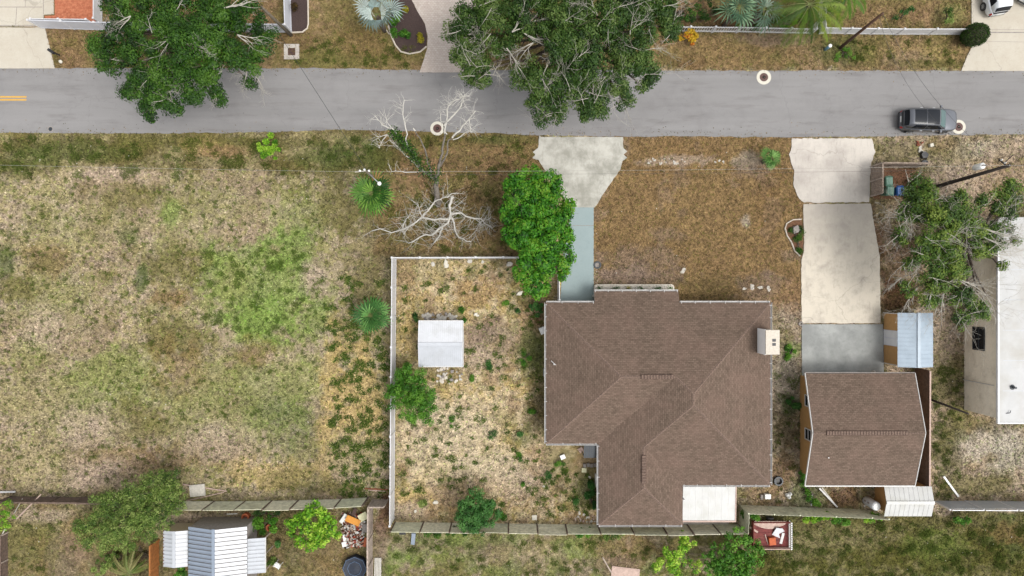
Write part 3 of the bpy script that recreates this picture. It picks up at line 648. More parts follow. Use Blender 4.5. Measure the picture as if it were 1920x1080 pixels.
def feather_palm(label, px, py, z, L_px, palette, angles, seed=1, name='feather_palm', base_px=None, group=None, trunk_r=.14, lf=.30):
    rg=random.Random(seed); c=P(px,py,z); b=P(*base_px) if base_px else Vector((c.x,c.y,0)); t=thing(name,label,'palm',(b.x,b.y,0),group)
    m=MB(); limb(m,(b.x,b.y,-.1),c,trunk_r*1.2,trunk_r,rg,0,8,5); m.build('trunk','bark',t,True)
    fr=MB(); cols=[]; ra=MB()
    for az in angles:
        az+=rg.uniform(-.12,.12); L=L_px/S/mag(z)*rg.uniform(.8,1.1); d=Vector((math.cos(az),math.sin(az),0)); rise=rg.uniform(.3,.7); pts=[]
        for i in range(11):
            s=i/10; pts.append(c+d*L*s+Vector((0,0,L*(rise*s-(rise+.35)*s*s))))
        ra.tube(pts,[.03*(1-i/12) for i in range(11)],4); sx=d.cross(Vector((0,0,1)))
        col=np.array(palette[rg.randrange(len(palette))])
        for i in range(44):
            s=.1+.88*i/44; k=min(9,int(s*10)); p=pts[k].lerp(pts[k+1],s*10-k); ll=L*lf*math.sin(math.pi*(.12+.82*s))*rg.uniform(.8,1.15)
            for sg in (-1,1):
                q=(sx*sg+d*.75).normalized(); tip=p+q*ll-Vector((0,0,ll*.35)); wv=d*.026; o=len(fr.v)
                fr.v+= [tuple(p),tuple(p+q*ll*.5+wv),tuple(tip),tuple(p+q*ll*.5-wv)]; fr.f.append((o,o+1,o+2,o+3)); cols+= [col*rg.uniform(.75,1.2)]*4
    np_obj('fronds',np.array(fr.v),np.array(fr.f),np.array(cols),'leaf',t); ra.build('frond_stems','leaf_stem',t)
    return t
def bush(label, px, py, r, h, palette, name='shrub', seed=1, cat='shrub', group=None, leaf=.13, n=700, shape=None, asp=.5):
    """low plant: leaf clumps on stems spreading from one foot. shape: extra (dx,dy,r) lobes in pixels"""
    rg=np.random.default_rng(seed); rr=random.Random(seed); b=P(px,py); t=thing(name,label,cat,(b.x,b.y,0),group)
    lobes=[(0,0,r)]+list(shape or []); blobs=[(px+dx,py+dy,q,h*.55) for dx,dy,q in lobes]
    pts,cols,outs=crown_points(blobs,10,.25,max(12,n/ max(1,sum(10*(q[2]/S)**2 for q in lobes))),rg,palette=palette,flat=min(1,h*.6/(r/S)),shell=.1)
    pts[:,2]=np.clip(pts[:,2],.03,None)
    V,F,C=leaf_quads(pts,leaf,cols,.4,rg,asp); np_obj('foliage',V,F,C,'leaf',t)
    m=MB()
    for dx,dy,q in lobes:
        for k in range(4):
            e=P(px+dx+rr.uniform(-.6,.6)*q,py+dy+rr.uniform(-.6,.6)*q,h*.6); limb(m,(b.x,b.y,-.05),e,.03,.01,rr,.1,4,4)
    m.build('stems','bark',t)
    return t
def tuft_blades(X, Y, C, n_blade, length, rg, lift=.5, width=.16):
    """grass blades radiating from each tuft (photo pixels X,Y)"""
    n=len(X); m=n*n_blade
    bx=np.repeat((X-960)/S,n_blade)+rg.normal(size=m)*.02; by=np.repeat((540-Y)/S,n_blade)+rg.normal(size=m)*.02
    a=rg.uniform(0,2*np.pi,m); L=np.repeat(length,n_blade)*rg.uniform(.6,1.3,m) if np.ndim(length) else length*rg.uniform(.5,1.4,m); e=rg.uniform(.15,lift+.5,m)
    dx=np.cos(a); dy=np.sin(a); w=L*width
    V=np.stack([np.stack([bx-dy*w*.5,by+dx*w*.5,np.full(m,-.02)],1),np.stack([bx+dy*w*.5,by-dx*w*.5,np.full(m,-.02)],1),np.stack([bx+dx*L*np.cos(e),by+dy*L*np.cos(e),.0+L*np.sin(e)],1)],1).reshape(-1,3)
    c=np.repeat(C,n_blade,0)*rg.uniform(.72,1.3,m)[:,None]
    return V,np.arange(3*m).reshape(m,3),np.repeat(c,3,0)


# ------------------------------------------------------------------ main house
EZ, SL = 2.43, 0.37
def roof_faces(mb, uvs, polys, zf, th=0.0):
    """polys in plan units (u,v); zf(face index, u, v) -> z; uv in metres along and up the slope"""
    for i, (pts, ax) in enumerate(polys):
        vs=[G(u,v,zf(i,u,v)) for u,v in pts]; o=len(mb.v)
        n=(vs[1]-vs[0]).cross(vs[2]-vs[0])
        if n.z<0: vs=vs[::-1]
        mb.v+=[tuple(p) for p in vs]; mb.f.append(tuple(range(o,o+len(vs))))
        up=1/math.cos(math.atan(SL))
        for p in vs: uvs.append((p.x,p.y*up) if ax=='h' else (p.y,p.x*up))
u0,u1,v0,v1=61.0,463.0,26.0,279.0; ub,vb=154.8,353.4; uc,vc=305.7,425.0
am=(v1-v0)/2; bm_=(u1-ub)/2; cm=(uc-ub)/2; vm=(v0+v1)/2; um=(ub+u1)/2; uw=(ub+uc)/2
b0,b1,vbmp=148.0,300.0,5.7
hpolys=[([(u0,v0),(b0,v0),(b0,vbmp),(b1,vbmp),(b1,v0),(u1,v0),(um,v0+bm_),(ub+am,vm),(u0+am,vm)],'h'),
 ([(u0,v0),(u0+am,vm),(u0,v1)],'v'),
 ([(u0,v1),(u0+am,vm),(ub+am,vm),(ub,v1)],'h'),
 ([(ub,v1),(ub+am,vm),(um,v0+bm_),(um,vb-bm_),(uw,vb-cm),(uw,vc-cm),(ub,vc)],'v'),
 ([(u1,v0),(u1,vb),(um,vb-bm_),(um,v0+bm_)],'v'),
 ([(u1,vb),(uc,vb),(uw,vb-cm),(um,vb-bm_)],'h'),
 ([(uc,vb),(uc,vc),(uw,vc-cm),(uw,vb-cm)],'v'),
 ([(ub,vc),(uw,vc-cm),(uc,vc)],'h')]
hz=[lambda u,v:v-v0,lambda u,v:u-u0,lambda u,v:v1-v,lambda u,v:u-ub,lambda u,v:u1-u,lambda u,v:vb-v,lambda u,v:uc-u,lambda u,v:vc-v]
hzf=lambda i,u,v: EZ+hz[i](u,v)/S*SL
hb=G(262,190); house=thing('house','large brown shingled hip roof house with white gutters and tan chimney','house',(hb.x,hb.y,0))
m=MB(); uvs=[]; roof_faces(m,uvs,hpolys,hzf); roof=m.build('roof','shingle',house,uv=uvs)
outl=[(u0,v0),(u1,v0),(u1,vb),(uc,vb),(uc,vc),(ub,vc),(ub,v1),(u0,v1)]
MB().prism([tuple(G(u,v))[:2] for u,v in outl],EZ-.16,EZ-.012).build('soffit','white_trim',roof)
zb=hzf(0,0,vbmp); MB().prism([tuple(G(u,v))[:2] for u,v in [(b0,vbmp),(b1,vbmp),(b1,v0),(b0,v0)]],zb-.16,zb-.012).build('porch_soffit','white_trim',roof)
ins=10; inner=[(u0+ins,v0+ins),(u1-ins,v0+ins),(u1-ins,vb-ins),(uc-ins,vb-ins),(uc-ins,vc-ins),(ub+ins,vc-ins),(ub+ins,v1-ins),(u0+ins,v1-ins)]
MB().prism([tuple(G(u,v))[:2] for u,v in inner],-.1,EZ-.163).build('wall','house_wall',house)
for uu in (b0+5,b0+75,b1-5): MB().box(tuple(G(uu-2.5,vbmp+6))[:2]+(-.05,),tuple(G(uu+2.5,vbmp+11))[:2]+(zb-.163,)).build('porch_post','white_trim',house)
# ridge and hip caps (small overlapping shingles, joined) and ridge vents
def caps(mb, a, b, za, zb_, step=.2, wd=.24):
    a=G(*a,za); b=G(*b,zb_); L=(b-a).length; d=(b-a)/L; sx=d.cross(Vector((0,0,1))).normalized()
    for k in range(int(L/step)):
        p=a+d*(k*step); q=p+d*(step*1.12); h0=.03+R(0,.008); h1=.012
        if True:
            vs=[p-sx*wd*.5-Vector((0,0,.035)),p+Vector((0,0,h0)),p+sx*wd*.5-Vector((0,0,.035)),q-sx*wd*.5-Vector((0,0,.045)),q+Vector((0,0,h1)),q+sx*wd*.5-Vector((0,0,.045))]
            mb.add(vs,[(0,3,4,1),(1,4,5,2),(0,1,2),(5,4,3),(0,2,5,3)])
ZA=EZ+am/S*SL; ZB=EZ+bm_/S*SL; ZC=EZ+cm/S*SL
hips=[((u0,v0),(u0+am,vm),EZ,ZA),((u0,v1),(u0+am,vm),EZ,ZA),((u0+am,vm),(ub+am,vm),ZA,ZA),((ub+am,vm),(um,v0+bm_),ZA,ZB),((u1,v0),(um,v0+bm_),EZ,ZB),((um,v0+bm_),(um,vb-bm_),ZB,ZB),
 ((u1,vb),(um,vb-bm_),EZ,ZB),((uw,vb-cm),(um,vb-bm_),ZC,ZB),((uw,vb-cm),(uw,vc-cm),ZC,ZC),((ub,vc),(uw,vc-cm),EZ,ZC),((uc,vc),(uw,vc-cm),EZ,ZC)]
m=MB()
for a,b,za,zb_ in hips: caps(m,a,b,za,zb_)
o=m.build('ridge_caps','ridge_cap',roof); o['kind']='stuff'
def ridge_vent(a,b,z,parent):
    a=G(*a,z); b=G(*b,z); d=(b-a).normalized(); sx=d.cross(Vector((0,0,1)))
    o=MB().bar(a+Vector((0,0,.05)),b+Vector((0,0,.05)),.34,.05).build('ridge_vent','ridge_cap_dark',parent)
    m=MB(); L=(b-a).length; n=int(L/.22)
    for k in range(n): m.obox(a+d*((k+.5)*L/n)+Vector((0,0,.085)),(L/n*.72,.30,.02),math.atan2(d.y,d.x))
    m.build('vent_shingles','ridge_cap',o)
ridge_vent((u0+am+34,vm),(u0+am+90,vm),ZA,roof); ridge_vent((uw,vb-cm+14),(uw,vc-cm-8),ZC,roof)
# gutters with hangers
def gutter(a,b,z,out,parent,every=1.15,mat='gutter_white'):
    """a,b plan points along the eave, out = outward direction (dx,dy world)"""
    a=G(*a,z); b=G(*b,z); ov=Vector((out[0],out[1],0)); m=MB()
    m.bar(a+ov*.12+Vector((0,0,-.06)),b+ov*.12+Vector((0,0,-.06)),.022,.13)
    m.bar(a+ov*.005+Vector((0,0,-.075)),b+ov*.005+Vector((0,0,-.075)),.016,.1)
    m.bar(a+ov*.06+Vector((0,0,-.13)),b+ov*.06+Vector((0,0,-.13)),.145,.012)
    d=(b-a); L=d.length; n=max(1,int(L/every))
    for k in range(n+1):
        p=a+d*min(.985,max(.015,(k/n))); m.bar(p-ov*.10+Vector((0,0,.022)),p+ov*.13+Vector((0,0,.01)),.05,.014)
    g=m.build('gutter',mat,parent)
    return g
N_,S_,E_,W_=(0,1),(0,-1),(1,0),(-1,0)
gutter((u0,v0),(b0-1,v0),EZ,N_,roof); gutter((b0,vbmp),(b1,vbmp),zb,N_,roof); gutter((b1+1,v0),(u1,v0),EZ,N_,roof); gutter((u1,v0),(u1,vb),EZ,E_,roof)
gutter((u0,v0),(u0,v1),EZ,W_,roof); gutter((u0,v1),(ub-3,v1),EZ,S_,roof); gutter((ub,v1+2),(ub,vc),EZ,W_,roof); gutter((ub,vc),(uc,vc),EZ,S_,roof); gutter((uc,vb),(u1,vb),EZ,S_,roof)
# plumbing vents
for (px,py,z) in ((1283,937,3.3),(1039,683,2.9)):
    p=P(px,py,z); MB().tube([p-Vector((0,0,.5)),p+Vector((0,0,.12))],.05,8).build('vent_pipe','white_trim',roof)
p=P(1033,676,2.75); q=P(1042,684,2.9); MB().tube([p+Vector((0,0,.18)),q+Vector((0,0,.2))],.025,6).build('cable','white_trim',roof)
# chimney
ch0,ch1,cv0,cv1=437,458,73.5,113; zc=4.6
c0=G(ch0,cv1); c1=G(ch1,cv0)
ch=MB().box((c0.x,c0.y,2.5),(c1.x,c1.y,zc-.12)).build('chimney','stone_pale',house)
MB().box((c0.x-.06,c0.y-.06,zc-.12),(c1.x+.06,c1.y+.06,zc)).build('chimney_crown','stucco_planter',ch)
m=MB()
for dy in (-.16,.16): m.box(((c0.x+c1.x)/2-.14+.1,(c0.y+c1.y)/2+dy-.11,zc-.1),((c0.x+c1.x)/2+.14+.1,(c0.y+c1.y)/2+dy+.11,zc+.012))
m.build('flue','plastic_black',ch)
MB().box((c0.x-.07,c0.y-.1,2.86),(c0.x-.012,c1.y+.1,zc-.16)).build('flashing','flashing_white',ch)
# openings in the walls below the eaves
def window(parent,x,y,z0,wd,ht,nrm,frame='white_trim',pane='glass_dark'):
    n=Vector(nrm); s=Vector((-n.y,n.x,0)); c=Vector((x,y,z0+ht/2))
    f=MB()
    for k in (-1,1):
        f.bar(c+s*(k*wd/2)+n*.03-Vector((0,0,ht/2)),c+s*(k*wd/2)+n*.03+Vector((0,0,ht/2)),.07,.07)
        f.bar(c-s*(wd/2-.035)+n*.03+Vector((0,0,k*(ht/2-.035))),c+s*(wd/2-.035)+n*.03+Vector((0,0,k*(ht/2-.035))),.07,.07)
    f.bar(c-s*(wd/2-.035)+n*.03,c+s*(wd/2-.035)+n*.03,.06,.05)
    wo=f.build('window',frame,parent)
    MB().bar(c-n*.0+n*.012-Vector((0,0,ht/2-.07)),c+n*.012+Vector((0,0,ht/2-.07)),.02 if abs(n.x)>.5 and False else .02,.02)
    pn=MB()
    for k in (-1,1):
        a=c+Vector((0,0,k*ht/4)); pn=MB(); hh=ht/2-.12; ww=wd-.12
        e=[a+s*(sx*ww/2)+Vector((0,0,sz*hh/2))+n*d for d in (.006,.022) for sx,sz in ((-1,-1),(1,-1),(1,1),(-1,1))]
        pn.add(e,[(0,1,2,3),(7,6,5,4),(0,4,5,1),(1,5,6,2),(2,6,7,3),(3,7,4,0)]).build('pane',pane,wo)
    return wo
for uu in (340,400): q=G(uu,v0+ins); window(house,q.x,q.y,.9,1.4,1.1,(0,1,0))
for vv in (60,140,220): q=G(u0+ins,vv); window(house,q.x,q.y,.9,1.3,1.1,(-1,0,0))
for vv in (170,260): q=G(u1-ins,vv); window(house,q.x,q.y,.9,1.3,1.1,(1,0,0))
q=G(215,v0+ins); d=MB().box((q.x-.5,q.y,0.05),(q.x+.5,q.y+.05,2.05)).build('door','brown_board',house); MB().box((q.x+.36,q.y+.05,1.0),(q.x+.42,q.y+.11,1.06)).build('handle','alloy',d)

# white planter in front of the porch
a=P(1114,548); b=P(1263,533)
pt=thing('planter','long white stone planter with small plants along the front of the house','planter',((a.x+b.x)/2,(a.y+b.y)/2,0))
pts=[]
x0_,y0_,x1_,y1_=P(1113,558).x,P(1113,558).y,P(1262,533).x,P(1262,533).y
for (cx,cy,a0) in ((x1_-.25,y1_-.25,0),(x0_+.25,y1_-.25,90),(x0_+.25,y0_+.1,180),(x1_-.25,y0_+.1,270)):
    for k in range(4): t_=math.radians(a0+k*30); pts.append((cx+.25*math.cos(t_),cy+.25*math.sin(t_)))
MB().prism(pts,-.05,.42).build('wall','stucco_planter',pt)
m=MB(); rr=random.Random(3)
for k in range(420): m.rock((rr.uniform(x0_+.12,x1_-.12),rr.uniform(y0_+.12,y1_-.1),.41),rr.uniform(.035,.07),k)
o=m.build('pebbles','stone_pale',pt); o['kind']='stuff'
# steps and awning at the back door
aw=thing('awning','dark corrugated metal awning in the inner corner behind the house','awning',tuple(G(140,290))+() )
za=2.2
pa=P(1095,834,za); pb=P(1119.5,859,za-.12)
for k in range(8):
    xa=pa.x+(pb.x-pa.x)*k/8; xb=pa.x+(pb.x-pa.x)*(k+1)/8-.012
    vs=[(xa,pa.y,za),(xb,pa.y,za),(xb,pb.y,za-.2),(xa,pb.y,za-.2)]; m=MB().add([(x,y,z-.03) for x,y,z in vs]+[(x,y,z+(.02 if k%2 else 0)) for x,y,z in vs],[(3,2,1,0),(4,5,6,7),(0,1,5,4),(1,2,6,5),(2,3,7,6),(3,0,4,7)])
    m.build('slat','dark_metal',aw)
m=MB()
for x in (pa.x+.06,pb.x-.1): m.bar((x,pb.y+.06,-.05),(x,pb.y+.06,za-.2),.06,.06)
m.build('post','dark_metal',aw)
# patio cover behind the house
pc=thing('patio_cover','white metal patio cover attached to the rear eave of the house','patio cover',tuple(P(1330,940)))
za=2.36; A=P(1281,911,za); B=P(1378,976,za-.16)
n=8
for k in range(n):
    xa=A.x+(B.x-A.x)*k/n; xb=A.x+(B.x-A.x)*(k+1)/n-.004
    vs=[(xa,A.y,za-.02),(xb,A.y,za-.02),(xb,B.y,za-.18),(xa,B.y,za-.18)]
    MB().add([(x,y,z-.05) for x,y,z in vs]+vs,[(3,2,1,0),(4,5,6,7),(0,1,5,4),(1,2,6,5),(2,3,7,6),(3,0,4,7)]).build('roof_panel','metal_white_dirty',pc)
    if k: MB().bar((xa-.002,A.y,za-.018),(xa-.002,B.y,za-.178),.03,.02).build('seam','white_trim',pc)
MB().bar((A.x,B.y-.07,za-.2),(B.x+.06,B.y-.07,za-.2),.12,.12).build('gutter','pink_board',pc)
MB().bar((B.x+.05,A.y,za-.05),(B.x+.05,B.y-.13,za-.2),.08,.1).build('side_rail','pink_board',pc)
for x in (A.x+.1,(A.x+B.x)/2,B.x-.05): MB().bar((x,B.y+.1,-.05),(x,B.y+.1,za-.24),.09,.09).build('post','white_trim',pc)
m=MB(); y_=P(0,978,0).y
m.box((A.x-.1,P(1300,985).y,-.1),(B.x+.25,P(1300,915).y,.05)); m.build('slab','concrete_old',pc)

# ------------------------------------------------------------------ garage
GE,GR=2.6,3.93; gu0,gu1,gv0,gv1=524.6,718.8,152.3,352.3; gvm=(gv0+gv1)/2
gb=G((gu0+gu1)/2,gvm); gar=thing('garage','detached brown shingled gable garage with tan walls and west windows','garage',(gb.x,gb.y,0))
zf=lambda i,u,v: GE+(GR-GE)*(1-abs(v-gvm)/(gvm-gv0))
m=MB(); uvs=[]; roof_faces(m,uvs,[([(gu0,gv0),(gu1,gv0),(gu1,gvm),(gu0,gvm)],'h'),([(gu0,gvm),(gu1,gvm),(gu1,gv1),(gu0,gv1)],'h')],zf)
gr=m.build('roof','shingle',gar,uv=uvs)
m=MB()
for va in (gv0,gv1): m.add([G(gu0,va,GE-.14),G(gu1,va,GE-.14),G(gu1,gvm,GR-.14),G(gu0,gvm,GR-.14)],[(0,1,2,3)])
m.build('soffit','white_trim',gr)
for uu,dx in ((gu0,-1),(gu1,1)):
    for va in (gv0,gv1): MB().bar(G(uu+dx*1.2,va,GE-.07),G(uu+dx*1.2,gvm,GR-.07),.05,.15).build('fascia','white_trim',gr)
MB().bar(G(gu0-1.5,gv1+1.5,GE-.08),G(gu1+1.5,gv1+1.5,GE-.08),.09,.14).build('gutter','white_trim',gr)
MB().bar(G(gu0-1.5,gv0-1.2,GE-.09),G(gu1+1.5,gv0-1.2,GE-.09),.05,.13).build('gutter','stone_grey',gr)
ridge_vent((gu0+22,gvm),(gu1-30,gvm),GR-.03,gr)
m=MB(); caps(m,(gu0,gvm),(gu1,gvm),GR-.012,GR-.012); o=m.build('ridge_caps','ridge_cap',gr); o['kind']='stuff'
wu0,wu1,wv0,wv1=540,704,164,343
A,B=G(wu0,wv1),G(wu1,wv0); wz=GE-.14
def wl(v): return GE-.16+(GR-GE)*(1-abs(v-gvm)/(gvm-gv0))
vs=[]
for uu in (wu0,wu1):
    for (v_,z_) in ((wv0,-.1),(wv1,-.1),(wv1,wl(wv1)),(gvm,wl(gvm)),(wv0,wl(wv0))): vs.append(G(uu,v_,z_))
MB().add(vs,[(0,1,2,3,4),(9,8,7,6,5),(0,5,6,1),(1,6,7,2),(0,4,9,5),(2,7,8,3),(3,8,9,4)]).build('wall','tan_wall',gar)
for vv in (206,267): q=G(wu0,vv); window(gar,q.x-.01,q.y,1.0,.9,1.15,(-1,0,0))
q=G((wu0+wu1)/2-20,wv0); gd=thing  # garage door as panels
gdoor=MB().box((q.x-2.2,q.y,0.02),(q.x+2.2,q.y+.04,2.1)).build('door','white_trim',gar)
for k in range(4): MB().box((q.x-2.1,q.y+.04,.08+k*.51),(q.x+2.1,q.y+.065,.08+k*.51+.46)).build('door_panel','white_trim',gdoor)
p=P(1553,858,3.3); MB().tube([p-Vector((0,0,.4)),p+Vector((0,0,.1))],.05,8).build('vent_pipe','white_trim',gr)

# ------------------------------------------------------------------ metal roofed sheds
def metal_plane(parent, a, b, c, d, n, mat, rib=.018, gap=.035, name='roof_panel', ribmat=None):
    """roof sheet with corners a,b along the ridge, d,c along the eave; split into n panels along a->b, each with a raised seam"""
    a,b,c,d=[Vector(q) for q in (a,b,c,d)]; nn=(b-a).cross(d-a).normalized(); nn=nn if nn.z>0 else -nn
    L=(b-a).length
    for k in range(n):
        t0,t1=k/n,(k+1)/n-gap/L
        q=[a.lerp(b,t0),a.lerp(b,t1),d.lerp(c,t1),d.lerp(c,t0)]
        m=MB().add([p-nn*.03 for p in q]+q,[(3,2,1,0),(4,5,6,7),(0,1,5,4),(1,2,6,5),(2,3,7,6),(3,0,4,7)])
        r0,r1=a.lerp(b,t0+.5*gap/L),d.lerp(c,t0+.5*gap/L); m.bar(r0+nn*rib*.5,r1+nn*rib*.5,.05,rib)
        m.build(name,mat,parent)
def gable_shed(name,label,x0,x1,y0,y1,ze,zr,axis,n,mats,wallmat,wall=None,cat='shed',ridge_mat=None,group=None,gap=.035):
    """roof eave rectangle x0..x1,y0..y1 in world; axis = ridge direction"""
    t=thing(name,label,cat,((x0+x1)/2,(y0+y1)/2,0),group); xm,ym=(x0+x1)/2,(y0+y1)/2
    if axis=='x':
        metal_plane(t,(x0,ym,zr),(x1,ym,zr),(x1,y1,ze),(x0,y1,ze),n,mats[0],gap=gap); metal_plane(t,(x0,ym,zr),(x1,ym,zr),(x1,y0,ze),(x0,y0,ze),n,mats[1],gap=gap)
        MB().bar((x0,ym,zr+.02),(x1,ym,zr+.02),.26,.05).build('ridge_flashing',ridge_mat or mats[0],t)
    else:
        metal_plane(t,(xm,y0,zr),(xm,y1,zr),(x0,y1,ze),(x0,y0,ze),n,mats[0],gap=gap); metal_plane(t,(xm,y0,zr),(xm,y1,zr),(x1,y1,ze),(x1,y0,ze),n,mats[1],gap=gap)
        MB().bar((xm,y0,zr+.02),(xm,y1,zr+.02),.24,.05).build('ridge_flashing',ridge_mat or mats[0],t)
    X0,X1,Y0,Y1=wall or (x0+.1,x1-.1,y0+.1,y1-.1)
    vs=[]; zt=ze-.05
    if axis=='x':
        for xx in (X0,X1):
            for (yy,z) in ((Y0,-.1),(Y1,-.1),(Y1,zt),(ym,zr-.07),(Y0,zt)): vs.append((xx,yy,z))
    else:
        for yy in (Y0,Y1):
            for (xx,z) in ((X0,-.1),(X1,-.1),(X1,zt),(xm,zr-.07),(X0,zt)): vs.append((xx,yy,z))
    MB().add(vs,[(0,1,2,3,4),(9,8,7,6,5),(0,5,6,1),(1,6,7,2),(0,4,9,5),(2,7,8,3),(3,8,9,4)]).build('wall',wallmat,t)
    return t
# small white shed in the back yard
A=P(785,687,2.0); B=P(868,602,2.0)
t=gable_shed('garden_shed','small white ribbed metal shed standing in the dry back yard',A.x,B.x,A.y,B.y,2.0,2.35,'x',22,('metal_white','metal_lightgrey'),'white_trim',gap=.024,ridge_mat='metal_lightgrey')
for (ya,yb) in ((A.y,(A.y+B.y)/2),(B.y,(A.y+B.y)/2)): MB().bar((B.x+.03,ya,1.98),(B.x+.03,yb,2.33),.05,.1).build('trim','white_trim',t)
for yy in (A.y-.03,B.y+.03): MB().bar((A.x,yy,1.96),(B.x,yy,1.96),.06,.1).build('trim','white_trim',t)
d=MB().box((B.x-.1,(A.y+B.y)/2-.9,.05),(B.x-.06,(A.y+B.y)/2+.9,1.8)).build('door','metal_white',t); MB().box((B.x-.06,(A.y+B.y)/2-.05,1.0),(B.x+.0,(A.y+B.y)/2+.05,1.08)).build('handle','alloy',d)
# blue roofed shed by the driveway
A=P(1683,688,2.1); B=P(1749.5,586,2.1); wx=P(1657,0).x
t=gable_shed('tool_shed','shed with pale blue metal roof and tan wall with white door beside the driveway',A.x,B.x,A.y,B.y,2.1,2.55,'y',13,('metal_blue','metal_blue'),'tan_wall',gap=.02,wall=(wx,B.x-.2,A.y+.12,B.y-.12))
dy0,dy1=P(1660,648,1).y,P(1660,619,1).y
d=MB().box((wx-.04,dy0,.03),(wx,dy1,2.0)).build('door','vinyl_cool',t)
for k in (0,1): MB().box((wx-.06,dy0+.05+k*(dy1-dy0)/2,.1),(wx-.04,dy0-.05+(k+1)*(dy1-dy0)/2,1.95)).build('door_panel','vinyl',d)
for yy in (A.y+.1,B.y-.1): MB().bar((wx-.03,yy,0),(wx-.03,yy,2.03),.06,.06).build('corner_trim','white_trim',t)
# white shed in the south-east corner
A=P(1658,968,2.1); B=P(1747,912,2.1); wx=P(1640,0).x
t=gable_shed('tool_shed','weathered white metal shed with tan wall behind the garage corner',A.x,B.x,A.y,B.y,2.1,2.45,'x',10,('metal_white_dirty','metal_white_dirty'),'tan_wall',gap=.008,wall=(wx,B.x-.15,A.y+.12,B.y-.12))
# shed group at the lower left
ze,zr=2.3,3.05; A=P(353,986,ze); B=P(463,986,ze)
t=gable_shed('workshop','large metal gable shed with one blue-grey and one white roof slope',A.x,B.x,A.y-6.6,A.y,ze,zr,'y',19,('metal_bluegrey','metal_white'),'stone_grey',gap=.07)
A=P(306,1062,1.9); B=P(352,994,1.9)
t=gable_shed('garden_shed','low pale metal lean shed left of the big metal workshop',A.x,B.x,A.y,B.y,1.9,2.15,'y',9,('metal_lightgrey','metal_white'),'house_wall')
m=MB(); rr=random.Random(4)
for k in range(11): m.box((A.x+.03,A.y+.2+k*.27,1.93),(A.x+.09,A.y+.26+k*.27,1.965))
m.build('roof_screws','rusty_red',t)
A=P(463,1076,2.1); B=P(497,1008,1.9); t=thing('lean_to','grey metal lean-to on the right side of the big workshop','lean-to',((A.x+B.x)/2,(A.y+B.y)/2,0))
x0=P(463,1040,2.1).x+.03; metal_plane(t,(x0,A.y,2.1),(x0,B.y,2.1),(B.x,B.y,1.85),(B.x,A.y,1.85),9,'metal_lightgrey')
MB().bar((B.x+.02,A.y,1.83),(B.x+.02,B.y,1.83),.06,.1).build('fascia','white_trim',t)
for yy in (A.y+.1,(A.y+B.y)/2,B.y-.1): MB().bar((B.x-.08,yy,-.05),(B.x-.08,yy,1.8),.08,.08).build('post','wood_weathered',t)

# ------------------------------------------------------------------ neighbour's flat-roofed block building at the right edge
BH=3.9; bu0,bv0,bv1=848,-121,228; eu=1300
bb=G(1000,60); nb=thing('building','grey block building with white flat roof at the right edge','building',(bb.x,bb.y,0))
A=G(bu0,bv1); B=G(eu,bv0)
vs=[(A.x,A.y,-.1),(B.x,A.y,-.1),(B.x,B.y,-.1),(A.x,B.y,-.1),(A.x,A.y,BH-.1),(B.x,A.y,BH-.1),(B.x,B.y,BH-.1),(A.x,B.y,BH-.1)]
fs=[(0,1,5,4),(1,2,6,5),(2,3,7,6),(3,0,4,7)]; uvs=[]
for f in fs:
    for i in f:
        p=vs[i]; uvs.append(((p[0]+p[1]),p[2]))
wallo=MB().add(vs,fs).build('wall','wall_block',nb)
# block courses, set proud of the wall
m=MB(); cw=.42; rr=random.Random(8)
for r_ in range(18):
    z0=.02+r_*.2
    y=A.y+ (r_%2)*.2
    while y<B.y-.4:
        if rr.random()<.5: m.box((A.x-.006-rr.uniform(0,.012),y+.006,z0+.004),(A.x,y+cw-.006,z0+.196))
        y+=cw
o=m.build('block_courses','wall_block',nb); o['kind']='stuff'
MB().box((A.x-.12,A.y-.35,BH-.1),(B.x,B.y+.1,BH+.0)).build('roof','membrane',nb)
rf=nb.children[-1] if nb.children else None
MB().box((A.x-.15,A.y-.38,BH-.14),(A.x-.02,B.y+.13,BH+.05)).build('parapet','vinyl',nb)
MB().box((A.x-.02,A.y-.38,BH-.14),(B.x,A.y-.28,BH+.05)).build('parapet','vinyl',nb)
m=MB()
for yy in range(1,7): m.box((A.x+.3,A.y-.2+yy*2.4,BH),(B.x,A.y-.2+yy*2.4+.05,BH+.006))
m.build('roof_seam','metal_lightgrey',nb)
q=P(1898,726,BH); MB().lathe((q.x,q.y,BH-.02),[(.22,0),(.2,.05),(.09,.08),(.09,.4)],14).build('vent_pipe','dark_metal',nb)
q=P(1886,775,BH); m=MB(); m.tube([q,q+Vector((.25,.05,.1)),q+Vector((.3,.25,.12))],.03,6); m.build('cable_bracket','dark_metal',nb)
q0=P(1826,0,1.2); ya,yb=P(1837,656,1.8).y,P(1837,614,1.8).y
window(nb,A.x-.02,(ya+yb)/2,1.05,yb-ya,1.35,(-1,0,0),'dark_metal')
m=MB().tube([P(1803,712,.25),P(1835,719,2.0),P(1864,725,3.5)],.035,6); m.v=[(A.x-.08,p[1],p[2]) if False else p for p in m.v]
yy=P(1803,712,.05).y; MB().tube([(A.x-.07,yy,.0),(A.x-.07,yy+.02,3.4)],.035,6).build('conduit','white_trim',nb)

